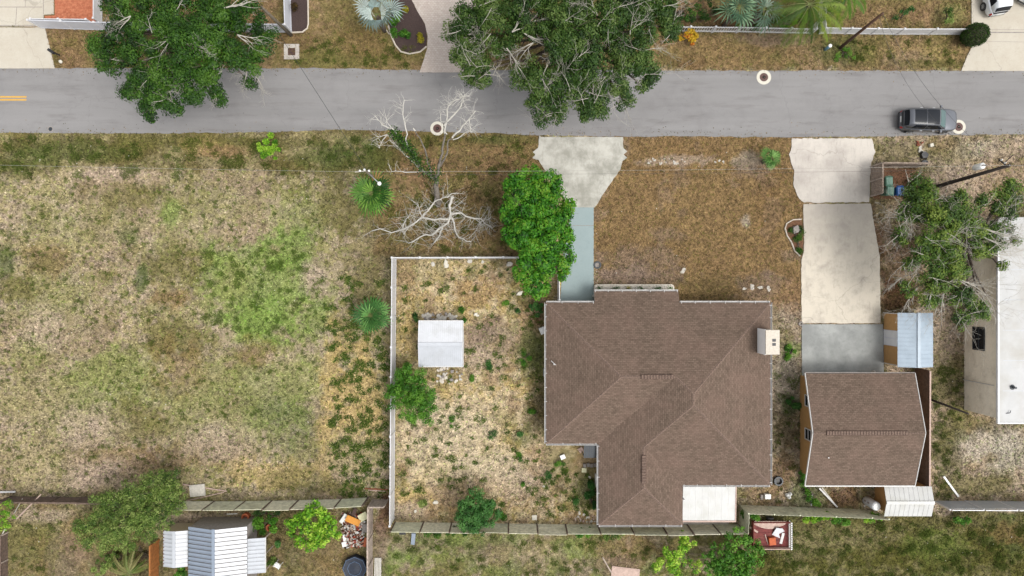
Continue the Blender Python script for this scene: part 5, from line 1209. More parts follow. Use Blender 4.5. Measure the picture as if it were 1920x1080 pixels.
# ------------------------------------------------------------------ red trailer with junk
A=P(1406,1022); B=P(1476,972); t=thing('trailer','rusty red open trailer loaded with scrap behind the fence','trailer',((A.x+B.x)/2,(A.y+B.y)/2,0))
zb=.55
for k in range(7):
    y0=A.y+(B.y-A.y)*k/7; MB().box((A.x,y0,zb-.05),(B.x-.12,y0+(B.y-A.y)/7-.015,zb)).build('floor_board','rusty_red',t)
MB().box((A.x,B.y-.06,zb+.002),(B.x-.12,B.y,zb+.42)).build('side','rusty_red',t); MB().box((A.x,A.y,zb+.002),(B.x-.12,A.y+.06,zb+.42)).build('side','pink_board',t); MB().box((A.x-.06,A.y,zb-.05),(A.x-.002,B.y,zb+.42)).build('side','rusty_red',t)
tg=MB()
for z in (zb+.02,zb+.44): tg.bar((B.x-.06,A.y,z),(B.x-.06,B.y,z),.1,.06)
tg=tg.build('tailgate','white_plastic',t); m=MB()
for k in range(15): y=A.y+.07+k*(B.y-A.y-.14)/14; m.box((B.x-.09,y-.028,zb+.06),(B.x-.03,y+.028,zb+.41))
m.build('tailgate_bars','white_plastic',tg)
m=MB()
for k in range(14): y=A.y+.15+k*(B.y-A.y-.3)/13; m.box((B.x-.105,y-.035,zb+.471),(B.x-.02,y+.035,zb+.478))
o=m.build('tailgate_holes','plastic_black',tg); o['kind']='stuff'
for s in (A.y-.14,B.y+.14):
    m=MB(); n=16; cx=(A.x+B.x)/2
    for y in (s-.09,s+.09):
        for k in range(n): a=6.283*k/n; m.v.append((cx+.3*math.cos(a),y,.3+.3*math.sin(a)))
    m.f=[(k,(k+1)%n,n+(k+1)%n,n+k) for k in range(n)]+[tuple(range(n))[::-1],tuple(range(n,2*n))]; m.build('wheel','tyre',t)
MB().bar((A.x-.06,(A.y+B.y)/2,.45),(A.x-.9,(A.y+B.y)/2,.45),.09,.09).build('drawbar','rusty_red',t); MB().bar((A.x-.8,(A.y+B.y)/2,-.02),(A.x-.8,(A.y+B.y)/2,.42),.06,.06).build('jack','rusty_red',t)
def junk(label,px,py,w_,d_,h_,mat,rz,z,tilt=0,roll=0,name='scrap_board',cat='scrap'):
    b=P(px,py,z); m=MB().obox((b.x,b.y,z+h_/2),(w_,d_,h_),rz,tilt,roll); m.obox((b.x,b.y,z+h_+.004),(w_*.86,d_*.8,.01),rz,tilt,roll); return single(m,name,mat,label,cat,(b.x,b.y,z))
b=P(1437,976,zb); m=MB(); k0=11
pts=[]
for i in range(13):
    x=P(1412,0,zb).x+(P(1472,0,zb).x-P(1412,0,zb).x)*i/12; zz=.03 if i%2 else 0.0; yy=P(0,972,zb).y-.12; dpt=.35+.5*math.sin(math.pi*i/12)*.8
    pts+=[(x,yy,zb+.3+zz),(x,yy-dpt,zb+.06+zz)]
m.add(pts,[(2*i,2*i+1,2*i+3,2*i+2) for i in range(12)]); m.add([(x,y,z-.02) for x,y,z in pts],[(2*i+2,2*i+3,2*i+1,2*i) for i in range(12)]); single(m,'corrugated_sheet','pink_board','crumpled pale corrugated sheet along the far side of the red trailer','sheet',(b.x,b.y,zb))
b=P(1455,998,zb); m=MB(); m.add([(b.x-.35,b.y-.2,zb+.02),(b.x-.1,b.y+.5,zb+.35),(b.x+.4,b.y+.45,zb+.38),(b.x+.2,b.y-.1,zb+.1),(b.x+.35,b.y-.5,zb+.02),(b.x+.7,b.y+.1,zb+.05)],[(0,3,2,1),(0,4,3),(2,3,5)]); m.v=m.v+[(x,y,z-.025) for x,y,z in m.v]; m.f=m.f+[tuple(i+6 for i in f)[::-1] for f in m.f]; single(m,'bent_sheet','metal_white','bent white metal sheet on top of the scrap in the trailer','sheet',(b.x,b.y,zb))
junk('orange wooden box in the red trailer',1446,1013,.55,.6,.3,'orange_box',.1,zb,name='wooden_box',cat='box')
junk('long white board standing near the tailgate of the red trailer',1466,1009,.22,.95,.05,'white_trim',-.2,zb,0,.1); junk('pale narrow board at the left of the red trailer',1413,993,.8,.16,.05,'pink_board',-.55,zb); junk('thin pale stick across the middle of the red trailer',1437,1011,.08,.85,.05,'pink_board',.3,zb)

# ------------------------------------------------------------------ rubbish pile by the brown fence
junk('orange board on top of the rubbish pile',662,976,1.25,.55,.06,'orange_board',-.45,.55,.1); junk('cream board on the rubbish pile',681,969,.75,.62,.06,'cream_board',.5,.42,.1); junk('dark brown plank sticking out of the rubbish pile',664,961,.3,.8,.06,'brown_board',-.4,.35)
junk('white sheet leaning at the left of the rubbish pile',644,972,.3,.95,.05,'white_plastic',-.6,.3,.0,.2); junk('white board at the lower left of the rubbish pile',647,1020,.5,.4,.06,'white_plastic',.2,.1); junk('white panel at the left middle of the rubbish pile',648,1008,.4,.55,.06,'white_plastic',.1,.15); junk('brown cardboard piece at the right of the rubbish pile',683,1016,.45,.8,.05,'terracotta',-.2,.05); junk('grey plastic sheet at the right of the rubbish pile',685,990,.55,.7,.08,'stone_grey',.1,.2)
rg=np.random.default_rng(5); n=420
xx=642+rg.random(n)*40+rg.normal(size=n)*2; yy=962+rg.random(n)*65; hh=np.clip(.45*np.sin(np.pi*np.clip((xx-638)/50,0,1))*np.sin(np.pi*np.clip((yy-955)/76,0,1)),0.02,1)
jc=np.array([lin(q)*K for q in ((236,232,222),(220,200,186),(110,70,60),(60,45,42),(200,180,160),(150,110,90),(190,80,60),(240,240,235))])
pp=np.array([tuple(P(a,b,c)) for a,b,c in zip(xx,yy,hh)]); V,F,C=leaf_quads(pp,.32,jc[rg.integers(0,len(jc),n)],.9,rg,.6)
o=np_obj('rubbish_heap',V,F,C,'grass',None,base=tuple(P(662,994))); tag(o,'mixed loose rubbish heaped beside the brown board fence','rubbish',None,'stuff')
m=MB(); c=P(662,994); m.lathe((c.x,c.y,-.05),[(1.35,0),(1.1,.14),(.7,.28),(.2,.36)],14); m.v=[(c.x+(x-c.x)*.62,c.y+(y-c.y)*1.15,z) for x,y,z in m.v]; single(m,'soil_mound','soil_brown','low brown soil mound under the rubbish pile','mound',(c.x,c.y,0),None,True)
# covered round trampoline
c=P(668,1054); t=thing('covered_pool','dark navy covered round pool with pale blue rope at the bottom edge','pool',(c.x,c.y-.3,0)); c=Vector((c.x,c.y-.3,0))
MB().lathe((c.x,c.y,0),[(1.02,0),(1.06,.1),(1.06,.55),(.98,.62),(.5,.56),(.05,.6)],8).build('cover','tarp_navy',t)
for r_,z_ in ((.99,.64),(.6,.6)): MB().tube([(c.x+r_*math.cos(6.283*k/8),c.y+r_*math.sin(6.283*k/8),z_) for k in range(9)],.022,5).build('rope','rope_blue',t)
# plastic garden chair
c=P(524,1056); t=thing('garden_chair','white plastic garden chair on the lawn beside the lean-to','chair',(c.x,c.y,0),rz=-.5)
MB().prism([(-.22,-.22),(.22,-.22),(.24,.2),(-.24,.2)],.42,.46).build('seat','white_plastic',t)
MB().tube([(-.23,.2,.44),(-.24,.26,.75),(-.15,.3,.88),(0,.31,.9),(.15,.3,.88),(.24,.26,.75),(.23,.2,.44)],.03,6).build('backrest','white_plastic',t)
for k in range(3): MB().bar((-.12+k*.12,.22,.46),(-.12+k*.12,.29,.88),.05,.02).build('back_slat','white_plastic',t)
for x in (-.2,.2):
    for y in (-.2,.2): MB().bar((x,y,.42),(x*1.15,y*1.15,0),.045,.045).build('leg','white_plastic',t)
    MB().tube([(x*1.2,-.2,.46),(x*1.25,-.18,.64),(x*1.2,.22,.64)],.022,5).build('armrest','white_plastic',t)


# ------------------------------------------------------------------ trees
DKG=pal((22,50,10),(38,78,14),(52,94,18),(70,114,28),(96,136,44),k=.9)
GRY=pal((32,58,16),(48,82,24),(62,96,30),(84,114,42),(116,140,70),k=.92)
BRT=pal((26,66,8),(38,94,12),(52,116,16),(66,130,22),(82,144,28),(96,152,34),(116,156,42),k=1.12)
OLV=pal((46,70,24),(66,94,32),(88,114,44),(116,140,62),(150,164,92),k=1.4)
LIM=pal((56,104,10),(82,136,18),(112,164,30),(150,190,54),(182,204,86),k=1.35)
SHR=pal((40,84,14),(58,108,22),(80,130,34),(108,152,50),k=1.35)
DSH=pal((28,62,22),(42,86,30),(60,108,44),(86,130,62),k=1.4)
YEL=pal((120,120,20),(170,160,30),(206,190,50),(222,206,90),k=1.1)
def zb_(l,z0,z1,cx,cy,rad):
    """blob list without heights -> crown higher near its middle"""
    return [(x,y,r,z0+(z1-z0)*max(0,1-math.hypot(x-cx,y-cy)/rad)) for x,y,r in l]
T1=[(230,75,42),(185,85,26),(205,118,28),(290,62,42),(350,85,46),(400,60,50),(330,20,56),(410,8,46),(460,40,42),(503,72,20),(270,120,42),(320,130,42),(380,122,38),(300,165,38),(262,170,28),(235,180,16),(278,205,20),(283,218,9),(322,195,22),(345,172,22),(392,150,30),(403,178,12),(411,192,11),(468,118,24),(488,98,26),(250,8,46),(212,12,24),(365,178,10),(470,160,11),(300,195,16),(430,100,36)]
tree('oak_tree','dark green spreading oak overhanging the left part of the road',(385,90),3.2,zb_(T1,5.2,8.5,350,80,230),DKG,leaf=.17,dens=12,per=210,clump=.57,trunk_r=.36,rs=.86,seed=21,flat=.5,
  twigs=[(330,62,8.3,295,95,8.0,2),(345,80,8.6,385,100,8.4,3),(270,140,7.4,325,160,7.2,2),(280,160,7.2,300,185,6.9,1),(445,65,7.6,490,85,7.2,2),(465,115,7,450,150,6.7,3),(465,120,7,490,165,6.5,3),(245,30,8,215,50,7.8,3),(330,140,7.6,350,170,7.2,2),(355,150,7.2,380,165,7,2),(205,95,6.4,190,115,6.2,2),(420,15,8,480,-5,7.6,1),(455,8,7,480,45,6.6,1)],extra_twigs=14,twig_len=1.0,shell=.3)
T2=[(882,40,44),(868,88,36),(895,128,40),(940,60,50),(1000,30,56),(1060,60,58),(1120,30,56),(1180,60,54),(1232,18,42),(1252,52,26),(1185,110,46),(1212,138,24),(1150,160,36),(1172,190,16),(1108,182,32),(1098,204,22),(1060,150,44),(1015,142,38),(978,140,26),(1012,192,27),(1020,218,17),(1042,192,26),(892,148,18),(846,60,16),(1085,108,54),(1040,215,12),(1205,165,14),(1130,205,14),(930,10,50),(1060,0,50),(1190,5,50),(1100,215,10)]
tree('oak_tree','huge grey green oak with bare pale twigs over the middle of the road',(1065,110),3.5,zb_(T2,5.5,9.5,1060,70,260),GRY,leaf=.17,dens=14,per=185,clump=.54,trunk_r=.45,rs=.92,seed=22,flat=.5,extra_twigs=80,twig_len=1.7,
  twigs=[(960,60,9,1000,30,9,3),(980,60,9,1020,95,9,3),(1000,80,9,960,110,8.6,3),(1000,40,9,1050,30,9,3),(950,90,8.6,985,130,8,3),(1060,70,9.4,1040,110,9,3)],shell=.25)
T3=[(990,345,34),(1022,350,32),(1052,395,24),(982,400,42),(1036,420,36),(1002,440,46),(964,440,28),(1044,462,24),(1012,490,38),(1046,502,26),(1008,530,26),(972,382,30),(955,345,16),(1062,440,16),(1000,470,40),(1010,380,36),(1062,405,10),(1068,478,10),(985,505,20)]
tree('mango_tree','dense rounded bright green tree overhanging the front path',(990,440),2.2,zb_(T3,3.6,5.4,1005,430,130),BRT,leaf=.22,dens=18,per=90,clump=.42,trunk_r=.24,seed=23,flat=.5,up=.5,asp=.55,shell=.35)
T4=[(1720,348,24),(1745,385,36),(1702,376,20),(1790,392,32),(1838,385,14),(1872,378,18),(1902,362,18),(1890,345,10),(1762,430,36),(1812,432,30),(1858,432,18),(1690,440,16),(1732,470,28),(1780,480,28),(1842,470,22),(1752,520,28),(1700,545,14),(1742,560,18),(1802,548,24),(1830,578,20),(1800,602,15),(1845,592,9),(1712,402,18),(1690,400,12),(1885,395,12),(1870,460,14),(1880,500,9),(1700,490,10),(1885,430,14),(1905,400,14),(1895,450,10),(1800,510,20),(1775,410,28)]
tree('oak_tree','open straggly oak with bare grey branches beside the block building',(1762,470),2.6,zb_(T4,4.6,7.2,1770,450,160),pal((38,62,20),(56,86,28),(80,112,38),(104,134,50),(132,150,62),k=1.1),leaf=.17,dens=15,per=150,clump=.5,trunk_r=.3,rs=1.0,seed=24,flat=.5,extra_twigs=70,twig_len=1.6,shell=.3,
  twigs=[(1700,410,6,1655,400,5.4,3),(1705,430,6,1670,470,5,3),(1710,440,6,1660,440,5,2),(1690,520,5.4,1660,545,4.6,2),(1720,540,5.6,1690,580,4.6,3),(1750,540,6,1720,590,5,3),(1770,550,6,1760,600,5,2),(1790,520,6.4,1850,560,5.6,3),(1820,430,6.6,1900,470,6,3),(1850,430,6.4,1910,440,6,3),(1840,470,6.3,1915,500,5.8,3),(1730,480,6.4,1710,520,6,3),(1780,440,7,1830,400,6.6,2)])
T5=[(290,918,40),(325,925,26),(250,932,32),(212,950,32),(262,962,38),(190,980,32),(166,1002,28),(222,992,32),(270,992,28),(200,1018,22),(302,958,36),(180,936,12),(320,900,20),(150,985,14),(240,1020,16),(335,950,16)]
tree('willow_tree','feathery olive green tree leaning over the fence at the lower left',(255,965),1.8,zb_(T5,2.6,4.2,250,960,110),OLV,leaf=.16,dens=30,per=62,clump=.36,trunk_r=.18,seed=25,flat=.45,asp=.3,shell=.2)
tree('lime_tree','vivid lime green tree cut off by the left edge',(-2,965),1.2,[(5,962,22,2.6),(2,985,20,2.5),(18,978,12,2.2),(-20,970,26,2.6),(10,945,12,2.3)],LIM,leaf=.13,dens=18,per=50,clump=.3,trunk_r=.12,seed=26,asp=.35,shell=.2)
tree('small_tree','fresh green bushy tree beside the vinyl fence in the back yard',(778,730),.8,zb_([(770,718,26),(745,745,20),(776,760,26),(802,772,16),(792,742,22),(758,704,12),(740,728,12),(775,785,8)],1.8,3.0,770,740,60),SHR,leaf=.17,dens=26,per=75,clump=.32,trunk_r=.1,rs=1.25,seed=27,asp=.35,shell=.2)
tree('small_tree','dark green round shrub tree by the rear plank fence',(893,955),.8,zb_([(895,945,26),(880,960,24),(910,965,24),(896,985,16),(878,985,12),(920,945,10),(865,965,8)],1.9,2.8,895,960,50),DSH,leaf=.14,dens=28,per=80,clump=.3,trunk_r=.1,rs=1.2,seed=28,shell=.2)
tree('small_tree','yellow green broadleaf bush tree right of the metal workshop',(585,985),.8,zb_([(560,985,22),(592,966,22),(612,988,22),(570,1010,16),(592,1016,20),(545,990,10),(627,1002,12),(578,960,12),(600,1000,18)],1.6,2.8,585,985,60),LIM,leaf=.22,dens=20,per=40,clump=.32,trunk_r=.1,rs=1.15,seed=29,shell=.2)
tree('small_tree','green leafy bush tree left of the red trailer',(1388,1030),.8,zb_([(1345,1042,24),(1382,1012,20),(1402,1036,28),(1370,1062,28),(1392,1075,20),(1350,1070,16),(1330,1062,12)],1.5,2.6,1375,1040,60),SHR,leaf=.2,dens=20,per=46,clump=.32,trunk_r=.1,rs=1.15,seed=30,shell=.2)
tree('small_tree','light green leafy bush at the bottom edge left of the trailer bush',(1265,1035),.7,zb_([(1290,1018,14),(1262,1040,22),(1242,1060,14),(1300,1062,12),(1270,1060,16),(1280,1010,10)],1.2,2.0,1265,1040,50),LIM,leaf=.18,dens=20,per=44,clump=.3,trunk_r=.08,rs=1.2,seed=31,shell=.2)
bush('bright lime sapling on the grass verge beside the road',503,275,21,1.8,LIM,seed=41,shape=[(10,10,14),(-6,-16,13),(-6,12,12)],n=2600,name='sapling')
# clipped bush
rg=np.random.default_rng(9); c=np.array(P(1812,74,0)); n=9000; d=rg.normal(size=(n,3)); d/=np.linalg.norm(d,axis=1)[:,None]
q=c+np.array([0,0,1.0])+d*np.array([1.02,.92,1.0])*((rg.uniform(.84,1.04,n))*(1+.07*np.sin(d[:,0]*9+1)*np.sin(d[:,1]*8)*np.cos(d[:,2]*7)))[:,None]; q=q[q[:,2]>.02]
cl=np.array(pal((20,40,6),(32,60,10),(50,80,18),(70,100,28),k=1.2)); V,F,C=leaf_quads(q,.09,cl[rg.integers(0,4,len(q))]*rg.uniform(.8,1.2,len(q))[:,None],.2,rg)
t=thing('clipped_bush','round clipped dark green bush at the end of the low white fence','bush',tuple(c)); np_obj('foliage',V,F,C,'leaf',t); MB().tube([(c[0],c[1],-.05),(c[0],c[1],.9)],.1,8).build('stem','bark',t)
MB().lathe((c[0],c[1],.1),[(.5,0),(.82,.4),(.88,.9),(.7,1.4),(.25,1.7)],16).build('inner_branches','bark',t,True)
# palms
CAB=pal((40,80,20),(56,100,28),(80,122,40),(110,148,58),k=1.3)
fan_palm('tall cabbage palm hiding the street lamp pole',697,362,6.2,46,CAB,36,51,dead=6,leafw=.055,nl=11)
fan_palm('young fan palm beside the vinyl fence in the field',696,592,2.4,42,pal((58,104,46),(78,128,58),(104,150,76),k=1.25),24,52,leafw=.055,nl=10)
fan_palm('small fan palm on the front lawn by the right driveway',1447,296,1.8,24,pal((58,100,36),(86,130,56),(120,158,84),k=1.25),16,53,leafw=.045,nl=9)
fan_palm('silver blue fan palm on the mulch bed across the road',706,28,3.2,46,pal((132,152,148),(156,174,168),(176,190,184),(112,132,124),k=1.2),10,54,leafw=.06,droop=.3,pr=(.15,.75),nl=13)
fan_palm('blue green fan palm at the top edge behind the picket fence',1385,15,3.5,48,pal((60,92,66),(84,116,84),(110,138,104),k=1.2),15,55,leafw=.055,nl=9)
fan_palm('greyer fan palm beside the feather palm behind the picket fence',1432,18,3.0,40,pal((84,110,88),(112,134,112),(142,158,138),k=1.2),12,56,leafw=.055,nl=9)
feather_palm('yellow green feather palm at the top edge behind the picket fence',1518,8,4.0,78,pal((62,92,16),(92,122,24),(128,150,42),k=1.0),[.1,.5,1.2,2.0,2.7,3.3,3.7,4.1,4.5,4.9,5.4,5.9],57)
feather_palm('second feather palm near the gap in the white fences',1590,-12,3.2,56,pal((60,96,22),(86,122,34),k=1.2),[2.6,3.3,3.9,4.5,5.1,5.7,.2,1.2],58)
feather_palm('spiky palm at the lower left beside the orange fence',243,1075,1.6,44,pal((84,108,34),(116,130,58),(150,144,90),k=1.1),[.2,.5,.8,1.1,1.5,1.8,2.1,2.5,3.0,3.6,4.4,5.2],59,lf=.13)
# shrubs
def B(label,px,py,r,h,p,seed,**k): return bush(label,px,py,r,h,p,seed=seed,**k)
B('dense green shrub at the top edge left of the fan palms',1268,22,26,2.2,DKG,61,n=1600,shape=[(30,12,18),(-14,22,14),(44,-10,20)])
B('dark shrub mass below the fan palms behind the picket fence',1420,40,18,1.4,DKG,62,n=1500,shape=[(36,2,18),(-34,4,12),(62,0,16),(20,-18,18)])
B('green shrub between the feather palms',1545,22,18,1.6,BRT,63,n=900,shape=[(26,-14,16)])
B('yellow and orange croton in front of the picket fence',1289,69,15,1.0,pal((150,120,20),(210,170,30),(230,200,60),(200,110,40),k=1.2),64,n=700,leaf=.2,asp=.35,shape=[(12,-4,9),(6,8,9)],name='croton')
B('low dark hedge strip behind the left part of the picket fence',1320,36,14,1.0,DKG,160,n=1300,shape=[(-26,-6,12),(20,-14,14),(4,-24,14)])
B('green shrubs under the feather palm behind the picket fence',1490,38,15,1.2,BRT,161,n=1000,shape=[(-22,2,12),(18,2,10)])
B('pale green plant just behind the picket fence',1268,40,9,.7,OLV,65,n=300,leaf=.18)
B('feathery light green plant behind the low white fence',1776,36,15,1.3,OLV,66,n=700,shape=[(0,-14,10)],leaf=.12)
B('dark spindly shrub behind the low white fence',1690,32,10,.8,DSH,67,n=260,shape=[(14,-14,8)])
B('low green weeds at the foot of the leaning brown pole',1582,96,16,.4,SHR,68,n=700,shape=[(12,12,10),(-6,14,10)],leaf=.1)
for k,(x,y) in enumerate(((761,19),(788,70))): B(['yellow tufted plant at the top of the mulch bed','yellow tufted plant at the right edge of the mulch bed'][k],x,y,6,.35,YEL,70+k,n=260,leaf=.1)
B('green fern plant at the left rim of the mulch bed',742,40,8,.6,SHR,72,n=420,shape=[(-2,22,7),(6,-12,6)])
B('small green shrub with grey rock in the mulch bed',764,65,8,.5,SHR,73,n=300,shape=[(-8,-2,4)])
bush('dark spiky plant in the narrow mulch bed by the white fence',552,16,9,.8,pal((40,30,16),(80,60,20),(120,96,40),k=1.0),seed=74,n=180,leaf=.22,asp=.25)
B('low groundcover around the boulder in the edged bed',1495,450,11,.35,DKG,75,n=700,shape=[(2,18,9),(-6,-22,8),(6,-18,7)],leaf=.1)
for k,(x,d) in enumerate(((1122,5),(1152,8),(1177,5),(1199,6),(1231,8),(1254,5))):
    b=P(x,540); t=thing('planter_plant',['tiny sprout at the left end of the white planter','spreading dark plant, second from the left in the white planter','small yellowish plant, third from the left in the white planter','small upright plant, third from the right in the white planter','spreading dark plant, second from the right in the white planter','tiny sprout at the right end of the white planter'][k],'plant',(b.x,b.y,.42),'plants in the white planter')
    rg=np.random.default_rng(80+k); n=60; q=np.array([b.x,b.y,.5])+rg.normal(size=(n,3))*np.array([d/S*.6,.08,.06]); cc=np.array(DSH if k!=2 else YEL)
    V,F,C=leaf_quads(q,.13,cc[rg.integers(0,4,n)],.5,rg,.3); np_obj('leaves',V,F,C,'leaf',t); MB().tube([(b.x,b.y,.40),(b.x,b.y,.52)],.015,5).build('stem','bark',t)
VG='climbing vines on the rear fences'
for k,(x,y,r,pl,lb) in enumerate(((812,996,9,DKG,'dark vine clump hanging over the plank fence near its left end'),(858,997,12,DKG,'dark vine clump on the plank fence left of the round shrub tree'),(1148,1001,16,OLV,'vine patch on the plank fence behind the house corner'),(1098,998,10,SHR,'small vine patch on the plank fence left of the house corner'),
   (1405,967,10,SHR,'vine at the fence corner above the red trailer'),(1522,970,10,LIM,'leftmost vine tuft on the board fence behind the garage'),(1554,967,8,LIM,'second vine tuft on the board fence behind the garage'),(1574,974,9,SHR,'third vine tuft on the board fence behind the garage'),(1637,969,12,LIM,'vine tuft on the board fence next to the weathered white shed'),(1802,972,13,SHR,'vine growing below the grey lattice fence'),(500,963,18,DKG,'dark green shrub against the plank fence above the workshop'))):
    B(lb,x,y,r,1.6,pl,90+k,n=480,group=VG,name='vine',cat='vine',shape=[(r,2,r*.6),(-r,1,r*.6)],leaf=.14)
B('potted green plants in front of the workshop corner',480,985,14,1.0,SHR,102,n=700,shape=[(14,10,8),(8,-8,8)],leaf=.2,asp=.3)
B('green climber on the low pale shed roof edge',338,1060,9,2.6,SHR,103,n=420,shape=[(4,16,8),(-4,14,8)],leaf=.18)
B('small agave plant beside the white garden chair',508,1054,8,.5,OLV,104,n=160,leaf=.3,asp=.25)
B('grey green low plant near the lean-to',522,1020,9,.5,DSH,105,n=300)
B('yellow green shrub mass at the lower left corner plants',200,1060,18,1.4,OLV,106,n=1300,shape=[(22,-4,14),(-16,10,12)])
B('olive shrub thicket under the feathery tree at the lower left',218,1040,16,1.2,OLV,162,n=1200,shape=[(26,6,12),(-22,4,12),(10,20,12)])
B('broad leaved plants along the workshop corner and fence',505,975,14,1.0,SHR,163,n=900,shape=[(-18,8,10),(10,14,8)],leaf=.2)
B('dry brown shrub beside the orange wood fence',268,1035,16,1.0,pal((90,80,62),(120,106,86),(140,124,104),k=1.1),107,n=500,asp=.25)
B('dark shrub tight against the west wall corner of the house',1008,572,14,1.3,DSH,108,n=1000,shape=[(6,16,9),(-6,8,8)])
WL=['weed clump below the bright green tree in the back yard','largest weed patch beside the west wall of the house','narrow weed clump beside the middle of the west house wall','wide weed clump right of centre in the sandy back yard','round weed clump above the lowest part of the sandy yard','small weed clump on the pinkish bare soil of the yard','pale weed clump left of the lower west house corner','bright weed clump near the white crate and awning','weed clump below the fresh green bushy tree','small weed clump right of the shed rubble','weed clump right of the stones south of the white shed','weed clump at the upper right corner of the white shed','weed clump at the upper left corner of the white shed','dark weed clump above the fresh green bushy tree','second weed clump at the upper right corner of the white shed','small bright weed tuft left of the concrete blocks','small weed clump just left of the white shed','weed clump in the upper middle of the back yard','weed clump near the stone pile by the rear wall','weed clump right of the dark round shrub tree']
B('dark weeds along the west wall under the gutter',1106,930,10,.6,DSH,109,n=900,shape=[(2,-18,7),(4,16,8)])
B('green shrub at the front of the oak by the bins',1712,345,10,1.0,SHR,110,n=400,shape=[(14,4,8)])
B('weeds at the corner behind the garage',1508,905,9,.5,SHR,111,n=600,shape=[(4,18,8),(-2,-16,7),(14,30,9),(24,34,8)])
B('weeds along the east wall of the house near the chimney',1487,655,10,.35,SHR,112,n=500,shape=[(-12,16,7)])
B('dark weeds along the tan garage wall',1492,762,9,.4,DSH,113,n=400,shape=[(-10,-12,7)])
B('thin weed with yellow stalk near the left end of the plank fence',794,945,7,.7,OLV,114,n=160)
WG='green weed clumps in the back yard'
for k,(x,y,r) in enumerate(((973,588,11),(987,670,16),(1000,770,7),(927,817,12),(978,857,10),(983,903,8),(973,812,8),(1050,863,11),(845,792,9),(918,685,8),(884,712,9),(866,585,9),(778,597,8),(767,690,10),(870,600,7),(1030,895,7),(793,660,7),(950,565,9),(1082,940,9),(945,967,9))):
    bush(WL[k],x,y,r,.3,SHR if k%3 else DSH,seed=120+k,n=60+r*r*3,name='weed_clump',cat='weeds',group=WG,leaf=.11,asp=.3)
# ivy on the dead tree and the dead tree itself
b=P(822,385); dt=thing('dead_tree','standing dead tree with bleached forked branches and ivy at the roadside','dead tree',(b.x,b.y,0)); rr=random.Random(5)
def poly(mb,pts,r0,r1,n=6):
    q=[P(*p) for p in pts]; q2=[]
    for a_,b_ in zip(q,q[1:]):
        for k in range(3): j_=(b_-a_).length*.09; q2.append(a_.lerp(b_,k/3)+Vector((rr.uniform(-j_,j_),rr.uniform(-j_,j_),rr.uniform(-j_,j_)*.5))*(1 if k else .3))
    q=q2+[q[-1]]; mb.tube(q,[r0+(r1-r0)*i/(len(q)-1) for i in range(len(q))],n); return q
m=MB(); q0=poly(m,[(822,386,-.1),(820,372,.8),(818,352,1.9),(818,336,2.6)],.26,.19,8); m.build('trunk','bark_dead',dt,True)
m=MB(); tw=MB()
L1=poly(m,[(818,340,2.4),(805,330,2.9),(792,318,3.4),(780,300,4.0),(768,280,4.7),(750,262,5.3),(738,245,5.8)],.13,.05); L2=poly(m,[(818,338,2.5),(822,315,3.4),(826,300,4),(830,280,4.6),(834,250,5.4),(832,232,5.9)],.14,.05)
L3=poly(m,[(822,315,3.3),(832,300,3.9),(838,290,4.3),(840,265,5.0),(848,258,5.3),(862,250,5.6)],.09,.04); L4=poly(m,[(808,332,2.8),(802,305,3.6),(798,285,4.2),(790,265,4.7),(778,245,5.2)],.08,.04)
m.build('limbs','bark_dead',dt,True)
for pts,r in (([(834,250,5.4),(838,225,6.2),(842,198,7),(850,190,7.2),(862,186,7.5),(868,180,7.7)],.04),([(832,236,5.8),(850,215,6.5),(865,198,7.1),(868,186,7.5),(871,178,7.7)],.045),([(848,258,5.3),(862,245,5.7),(872,232,6.2),(880,222,6.5),(892,208,7)],.05),([(838,252,5.4),(830,238,5.8),(826,214,6.3)],.03),
   ([(764,275,4.9),(760,240,6),(756,215,6.6),(758,188,7.2)],.04),([(750,262,5.3),(735,240,6),(716,235,6.3),(704,218,6.7)],.04),([(735,240,6),(728,232,6.2),(724,222,6.5)],.025),([(745,262,5.2),(725,252,5.6),(708,256,5.6)],.03),([(725,252,5.6),(716,265,5.4),(712,278,5.2)],.025),([(790,322,3.2),(770,300,3.8),(755,285,4.3),(742,272,4.6),(730,262,4.9)],.04),([(785,322,3.0),(760,323,3.0),(735,322,3.0)],.03),([(880,222,6.5),(882,238,6.2),(884,248,6.0)],.025),([(850,262,5.2),(870,250,5.6),(880,245,5.7)],.03),([(778,245,5.2),(775,240,5.4)],.05)):
    q=poly(tw,pts,r*1.5,r*.6,5)
    for p in q[4:]:
        for k in range(2): twig(tw,p,(rr.uniform(-1,1),rr.uniform(-.4,1),rr.uniform(-.2,.6)),rr.uniform(.4,.9),.016,1,rr)
o=tw.build('dead_twigs','bark_white',dt); o['kind']='stuff'
iv=[]
for pts in (L1,L1[6:],L1[9:],L1[9:],L4[:5],L2[:4]):
    for i in range(len(pts)-1):
        for k in range(42): iv.append(np.array(pts[i].lerp(pts[i+1],rr.random()))+np.array([rr.gauss(0,.2),rr.gauss(0,.2),rr.gauss(.05,.14)]))
iv=np.array(iv); rg=np.random.default_rng(6); V,F,C=leaf_quads(iv,.13,np.array(DKG)[rg.integers(0,5,len(iv))],.4,rg,.7); np_obj('ivy','' if False else V,F,C,'leaf',dt)
b=P(838,385); fb=thing('fallen_branch','bleached white fallen limbs spread on the ground below the dead tree','branch',(b.x,b.y,0)); m=MB(); tw=MB(); rr=random.Random(15)
